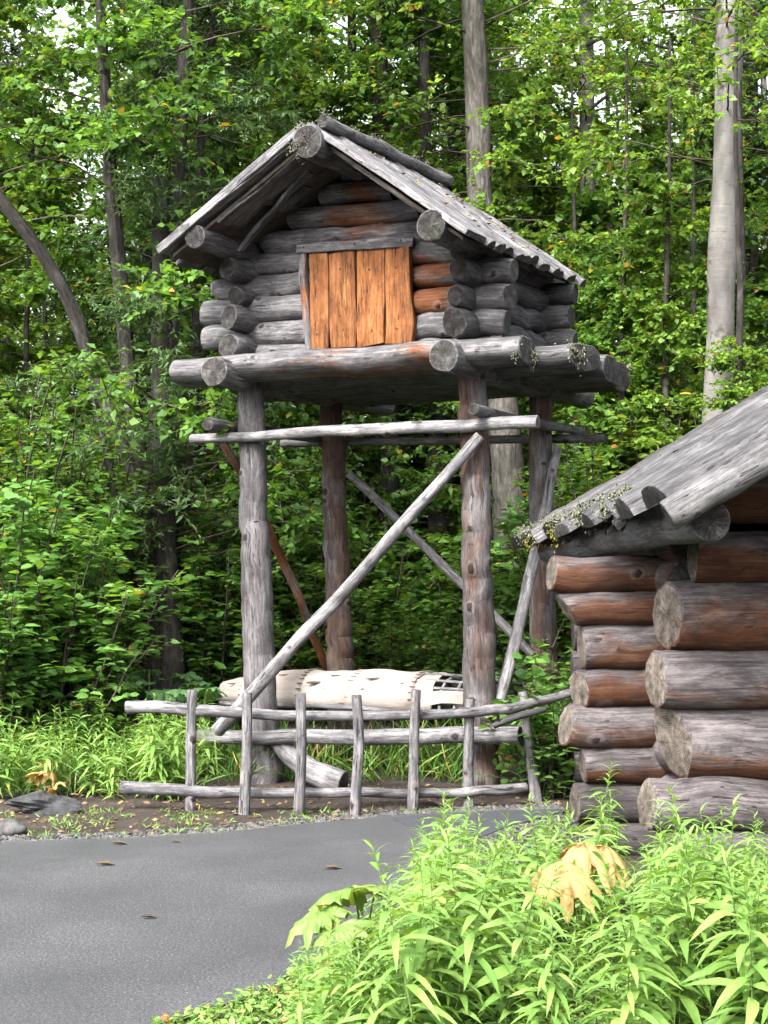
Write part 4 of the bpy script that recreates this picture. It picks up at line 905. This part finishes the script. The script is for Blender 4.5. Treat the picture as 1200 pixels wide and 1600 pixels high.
# ================================================================== FIREWEED AND GRASSES
def fireweed_mesh(seed, h, nl, L):
    r = np.random.default_rng(seed); bx, by = r.normal(size=2) * .10 * h
    s = np.linspace(0, 1, 10)[:, None]; st = np.concatenate([bx * s ** 2, by * s ** 2, h * s - .02], 1)
    P = []; D = []; Ls = []; 
    for i in range(nl):
        t = .10 + .9 * (i + .5) / nl; a = i * 2.4 + r.normal() * .3; k = min(int(t * 9), 8); f = t * 9 - k
        P.append(st[k] * (1 - f) + st[k + 1] * f)
        el = .25 + .9 * max(0, t - .75) / .25 + r.normal() * .15
        D.append((math.cos(a) * math.cos(el), math.sin(a) * math.cos(el), math.sin(el))); Ls.append(L * (.75 + .5 * math.sin(math.pi * min(t * 1.05, 1))) * (1 - .45 * max(0, t - .7) / .3) * r.uniform(.8, 1.15))
    P, D, Ls = np.array(P), np.array(D), np.array(Ls)
    Nn = np.array([0, 0, 1.0]) + r.normal(size=(nl, 3)) * .25
    V, T = leaf_mesh_arrays(P, D, Nn, Ls, Ls * .078 * r.uniform(.8, 1.25, nl), 'lance', .55)
    Vb, Qb = tri_tube([st], [.0045])
    return mesh_np('fireweed_stem', Vb, Qb, None, [MAT['stem_green']]), mesh_np('fireweed_leaves', V, None, T, [MAT['leaf_fireweed']])
FW = [fireweed_mesh(300 + i, h, int(54 * h / .75), .155) for i, h in enumerate((.62, .70, .78, .66, .74, .58, .82, .70))]
def fireweed(x, y, sc, label, group):
    k = random.randrange(len(FW)); t = empty('fireweed_plant', (x, y, 0), label, 'plant', group)
    M = Matrix.Translation((x, y, 0)) @ Matrix.Rotation(random.uniform(0, 6.28), 4, 'Z') @ Matrix.Rotation(random.gauss(0, .09), 4, 'X') @ Matrix.Scale(sc, 4)
    inst('stem', FW[k][0], M, t); inst('leaves', FW[k][1], M, t)
r = np.random.default_rng(41)
# foreground clump between the path edge and the cabin
near_edge = [gnd(*p) for p in NEAR]
def top_px(px):       # height of the clump's outline in the photograph, by column
    return float(np.interp(px, [380, 480, 560, 640, 700, 760, 830, 900, 950, 1010, 1100, 1200], [1560, 1440, 1375, 1330, 1225, 1290, 1270, 1215, 1225, 1290, 1270, 1290]))
cnt = 0; tries = 0
while cnt < 190 and tries < 6000:
    tries += 1
    Y = r.uniform(5.2, 8.55); x = r.uniform(-.35, 2.35)
    px = 600 + F_PX * x / Y
    if px > 1300 or px < 380: continue
    if inside(np.array([x - .10]), np.array([Y]), path_xy)[0] or inside(np.array([x]), np.array([Y]), path_xy)[0]: continue
    if x > 1.3 and Y > 8.3: continue
    by = HOR + CAM_H * F_PX / Y; hmax = (by - top_px(px)) * Y / F_PX
    if (810 < px < 1000 and Y < 6.9): hmax = min(hmax, (by - 1405) * Y / F_PX)
    if (450 < px < 620 and Y < 6.2): hmax = min(hmax, (by - 1470) * Y / F_PX)
    h = min(hmax * r.uniform(.72, 1.02), .95)
    if h < .22: continue
    fireweed(x, Y, h / .70, 'bright green narrow-leaved fireweed plant in the clump beside the asphalt path', 'fireweed clump in front of the cabin'); cnt += 1
cnt = 0
while cnt < 60:
    px = r.uniform(455, 730); Y = r.uniform(5.3, 6.9); x = (px - 600) / F_PX * Y
    if inside(np.array([x - .05]), np.array([Y]), path_xy)[0]: continue
    by = HOR + CAM_H * F_PX / Y; h = (by - max(top_px(px), 1385)) * Y / F_PX * r.uniform(.6, 1.0)
    if 470 < px < 600: h = min(h, (by - 1450) * Y / F_PX)
    if h < .15: cnt += .2; continue
    fireweed(x, Y, h / .70, 'bright green narrow-leaved fireweed plant in the clump beside the asphalt path', 'fireweed clump in front of the cabin'); cnt += 1
cnt = 0
while cnt < 95:
    px = r.uniform(-40, 330); Y = r.uniform(11.75, 13.6); x = (px - 600) / F_PX * Y
    if px > 290 and Y < 12.3: continue
    fireweed(x, Y, r.uniform(.6, .95), 'green fireweed plant on the bank behind the left fence end', 'fireweed on the bank beside the fence'); cnt += 1
# grass: nobody could count the blades
def grass(name, pts, h, w_, seed, label, mat='leaf_grass', lean=.5):
    r = np.random.default_rng(seed); n = len(pts); P = np.array(pts, float)
    D = np.stack([r.normal(size=n) * lean, r.normal(size=n) * lean, np.ones(n)], 1); a = r.uniform(0, 6.28, n); Nn = np.stack([np.cos(a), np.sin(a), np.full(n, .3)], 1)
    Ls = h * r.uniform(.5, 1.2, n); V, T = leaf_mesh_arrays(P, D, Nn, Ls, np.full(n, w_) * r.uniform(.7, 1.3, n), 'lance', .5)
    return tag(mobj(name, mesh_np(name, V, None, T, [MAT[mat]])), label, 'grass', kind='stuff')
def scatter(n, x0, x1, y0, y1, seed, cond):
    r = np.random.default_rng(seed); x = r.uniform(x0, x1, n); y = r.uniform(y0, y1, n); k = cond(x, y); x, y = x[k], y[k]; return np.stack([x, y, gh(x, y)], 1)
pxl = lambda x, y: 600 + F_PX * x / y
grass('tall_grass', scatter(5200, -3.6, 2.2, 11.9, 14.5, 51, lambda x, y: (pxl(x, y) < 300) | ((y > 12.7 + .1 * np.sin(x * 7)) & (np.sin(x * 5) + np.sin(y * 7 + x * 3) > -.6))), .42, .006, 52, 'tall green grass growing behind the fence')
grass('short_grass', scatter(8000, -1.2, 1.2, 4.6, 7.2, 53, lambda x, y: ~inside(x, y, path_xy) & ~inside(x - .03, y, path_xy)), .075, .0035, 54, 'short lawn grass at the near edge of the path', lean=.8)
grass('verge_grass', scatter(4200, -3.2, 1.6, 10.0, 11.3, 55, lambda x, y: ~inside(x, y, path_xy) & (np.sin(x * 9) + np.sin(x * 23 + y * 11) + np.sin(y * 31) > .5)), .05, .004, 56, 'sparse low grass along the far path edge', lean=.9)
# clover-like ground leaves at the near path edge
r = np.random.default_rng(57); pts = scatter(9000, -1.2, 1.0, 4.6, 6.9, 58, lambda x, y: ~inside(x, y, path_xy)); n = len(pts); pts[:, 2] += r.uniform(.01, .05, n)
V, T = leaf_mesh_arrays(pts, r.normal(size=(n, 3)) * [1, 1, .2], np.array([0, 0, 1]) + r.normal(size=(n, 3)) * .3, r.uniform(.02, .045, n), r.uniform(.007, .014, n), 'ovate')
tag(mobj('ground_cover', mesh_np('ground_cover', V, None, T, [MAT['leaf_fireweed']])), 'low leafy ground cover at the near path edge', 'ground cover', kind='stuff')

# gravel along the path edges, litter on the soil
def pebbles(name, pts, s0, s1, seed, label):
    r = np.random.default_rng(seed); n = len(pts); O = np.array([(1, 0, 0), (0, 1, 0), (-1, 0, 0), (0, -1, 0), (0, 0, .7), (0, 0, -.7), (.6, .6, .35), (-.6, .6, .3), (-.6, -.6, .35), (.6, -.6, .3)], float)[:6]
    s = r.uniform(s0, s1, (n, 1, 1)) * r.uniform(.6, 1.3, (n, 6, 1)); a = r.uniform(0, 6.28, n); ca, sa = np.cos(a)[:, None], np.sin(a)[:, None]
    v = np.repeat(O[None], n, 0); v = np.stack([v[..., 0] * ca - v[..., 1] * sa, v[..., 0] * sa + v[..., 1] * ca, v[..., 2]], -1) * s + np.array(pts)[:, None, :] + [0, 0, s0 * .4]
    f = np.array([(0, 1, 4), (1, 2, 4), (2, 3, 4), (3, 0, 4), (1, 0, 5), (2, 1, 5), (3, 2, 5), (0, 3, 5)]); F = (f[None] + (np.arange(n) * 6)[:, None, None]).reshape(-1, 3)
    return tag(mobj(name, mesh_np(name, v.reshape(-1, 3), None, F, [MAT['pebble']], smooth=False)), label, 'gravel', kind='stuff')
farw = np.array([gnd(*p)[:2] for p in FAR]); nearw = np.array([gnd(*p)[:2] for p in NEAR])
def along(line, n, seed, off0, off1):
    r = np.random.default_rng(seed); t = r.uniform(0, len(line) - 1.001, n); k = t.astype(int); f = (t - k)[:, None]; p = line[k] * (1 - f) + line[k + 1] * f
    d = line[k + 1] - line[k]; nn = np.stack([-d[:, 1], d[:, 0]], 1); nn /= np.linalg.norm(nn, axis=1)[:, None]; p = p + nn * (off0 + (off1 - off0) * r.uniform(0, 1, n) ** 1.6)[:, None]; return np.concatenate([p, np.full((n, 1), .004)], 1)
pebbles('gravel', np.concatenate([along(farw, 3000, 61, -.02, .26), along(nearw[:5], 2000, 62, -.02, .55)]), .006, .017, 63, 'pale gravel along the edge of the asphalt path')
lp = scatter(800, -3.4, 1.4, 10.2, 12.6, 64, lambda x, y: ~inside(x, y, path_xy) & (y > 10.25)); lp[:, 2] += .006
tag(scraps('leaf_litter', lp, None, L=(.02, .075), seed=65), 'brown leaf litter scattered on the soil under the fence', 'leaf litter', kind='stuff')

np_ = scatter(160, -.9, .3, 5.4, 6.9, 66, lambda x, y: ~inside(x, y, path_xy)); np_[:, 2] += .03
tag(scraps('dry_leaf_scatter', np_, None, 'leaf_wilted', (.03, .08), seed=67), 'dry tan leaves scattered in the near verge', 'leaf litter', kind='stuff')
# ------------------------------------------------------------------ large lobed leaves (palmate)
def lobed_leaf(seed, size, cup=.18, lobes=7):
    r = np.random.default_rng(seed); n = lobes * 8; ang = np.linspace(-2.55, 2.55, n); K = 5; V = [(0, 0, 0)]
    w1, w2 = r.uniform(0, 6.28, 2); ed = r.normal(size=n) * .03
    for k in range(1, K + 1):
        f = k / K
        for i, a in enumerate(ang):
            t = (i % 8) / 8.0; q = .50 + .50 * (1 - abs(2 * t - 1) ** 1.15) + ed[i]; q *= (1 - .22 * abs(a) / 2.55); q = f * (f * q + (1 - f) * .72)
            vein = .035 * math.cos(2 * math.pi * t) * (.3 + f); z = -cup * q * q + vein * -1 + .05 * f * math.sin(3 * a + w1 + 4 * f) + .04 * f * math.sin(5 * q * 3 + w2) + r.normal() * .016 * f
            if k == K: z -= .09 * abs(r.normal())
            V.append((size * q * math.cos(a), size * q * math.sin(a), size * z))
    T = [(0, 1 + i, 2 + i) for i in range(n - 1)]
    for k in range(K - 1):
        b0 = 1 + k * n
        for i in range(n - 1): T += [(b0 + i, b0 + n + i, b0 + n + i + 1), (b0 + i, b0 + n + i + 1, b0 + i + 1)]
    return np.array(V), np.array(T)
def big_leaf_plant(name, base, leaves, label, mat, group=None, stemmat='stem_green'):
    t = empty(name, base, label, 'plant', group)
    for i, (tip, yaw, pitch, size, cup) in enumerate(leaves):
        tip = Vector(tip); mid = (Vector(base) + tip) / 2 + Vector((0, 0, .06))
        s = pole('stem', [Vector(base) - Vector((0, 0, .03)), mid, tip], [.006, .004], t, stemmat, N=6, knots=0, end=None, wob=.002)
        V, T = lobed_leaf(nseed(), size, cup)
        M = Matrix.Translation(tip) @ Matrix.Rotation(yaw, 4, 'Z') @ Matrix.Rotation(pitch, 4, 'Y')
        place(bpy.data.objects.new('leaf', mesh_np('leaf', V, None, T, [MAT[mat]])), M, t)
    return t
big_leaf_plant('wilted_lobed_plant', gnd(905, 1500), [(at(912, 1318, 6.75), -.2, .12, .19, .9), (at(868, 1345, 6.65), 3.3, .25, .18, .8), (at(885, 1362, 6.55), -1.7, .35, .16, .8), (at(945, 1322, 6.8), .2, .2, .15, 1.1)], 'large wilted straw yellow lobed leaves among fireweed before the cabin', 'leaf_wilted')
big_leaf_plant('limp_lobed_plant', gnd(565, 1520), [(at(552, 1388, 6.2), 2.2, .30, .19, .3), (at(500, 1420, 6.15), 3.4, .40, .17, .4), (at(590, 1385, 6.3), .6, .2, .15, .3), (at(530, 1445, 6.05), 4.0, .6, .15, .4)], 'large pale green lobed leaves leaning over the asphalt edge', 'leaf_limp')
big_leaf_plant('yellowed_lobed_plant', gnd(690, 1520), [(at(690, 1372, 6.5), .3, .4, .14, .4), (at(660, 1400, 6.4), 3.2, .5, .13, .4)], 'pale yellow lobed leaf half hidden in the fireweed clump', 'leaf_wilted')
GP = 'dark green palmate-leaved plant under the willow behind the fence'
for px, py, Y in ((235, 1075, 13.4), (300, 1085, 13.2), (265, 1060, 13.9), (330, 1070, 14.0), (730, 1075, 13.9)):
    b_ = at(px, py, Y); g0 = Vector((b_.x, b_.y, float(gh(b_.x, b_.y))))
    big_leaf_plant('palmate_plant', g0, [(b_ + Vector((random.uniform(-.25, .25), random.uniform(-.2, .2), random.uniform(-.15, .15))), random.uniform(0, 6.28), random.uniform(.1, .5), random.uniform(.13, .19), .25) for _ in range(4)], GP, 'leaf_palmate', 'palmate plants behind the fence')
# dried leaf heap at the left verge: separate curled leaves
hp = empty('dried_leaf_heap', gnd(85, 1240), 'heap of curled straw-coloured dried leaves at the verge', 'leaf heap')
for i in range(16):
    p = gnd(85 + random.uniform(-32, 30), 1243 + random.uniform(-4, 14)) + Vector((0, random.uniform(0, .15), random.uniform(.02, .20)))
    V, T = lobed_leaf(nseed(), random.uniform(.06, .11), .8, 5)
    place(bpy.data.objects.new('dried_leaf', mesh_np('dried_leaf', V, None, T, [MAT['leaf_litter' if i % 3 == 0 else 'leaf_wilted']])), Matrix.Translation(p) @ Matrix.Rotation(random.uniform(0, 6), 4, 'Z') @ Matrix.Rotation(random.uniform(-1, 1), 4, 'X') @ Matrix.Rotation(random.uniform(-.6, 1), 4, 'Y'), hp)
# single fallen leaves on the asphalt
for px, py, s, lab in ((166, 1356, .055, 'pale fallen leaf lying flat on grey asphalt'), (233, 1440, .04, 'dark curled fallen leaf on the middle of the asphalt'), (187, 1323, .05, 'yellow fallen leaf at the far asphalt edge'), (521, 1362, .05, 'brownish fallen leaf on asphalt near the fireweed'), (275, 1320, .03, 'tiny pale fallen leaf on far asphalt')):
    V, T = leaf_mesh_arrays(np.array([(-s, 0, 0)]), np.array([(1.0, .15, .02)]), np.array([(0, 0, 1.0)]), np.array([2 * s]), np.array([s * .55]), 'ovate', .12, .3)
    o = mobj('fallen_leaf', mesh_np('fallen_leaf', V, None, T, [MAT['stem_brown' if 'dark' in lab else 'leaf_litter']]), gnd(px, py) + Vector((0, 0, .022)))
    tag(o, lab, 'leaf', 'fallen leaves on the asphalt')
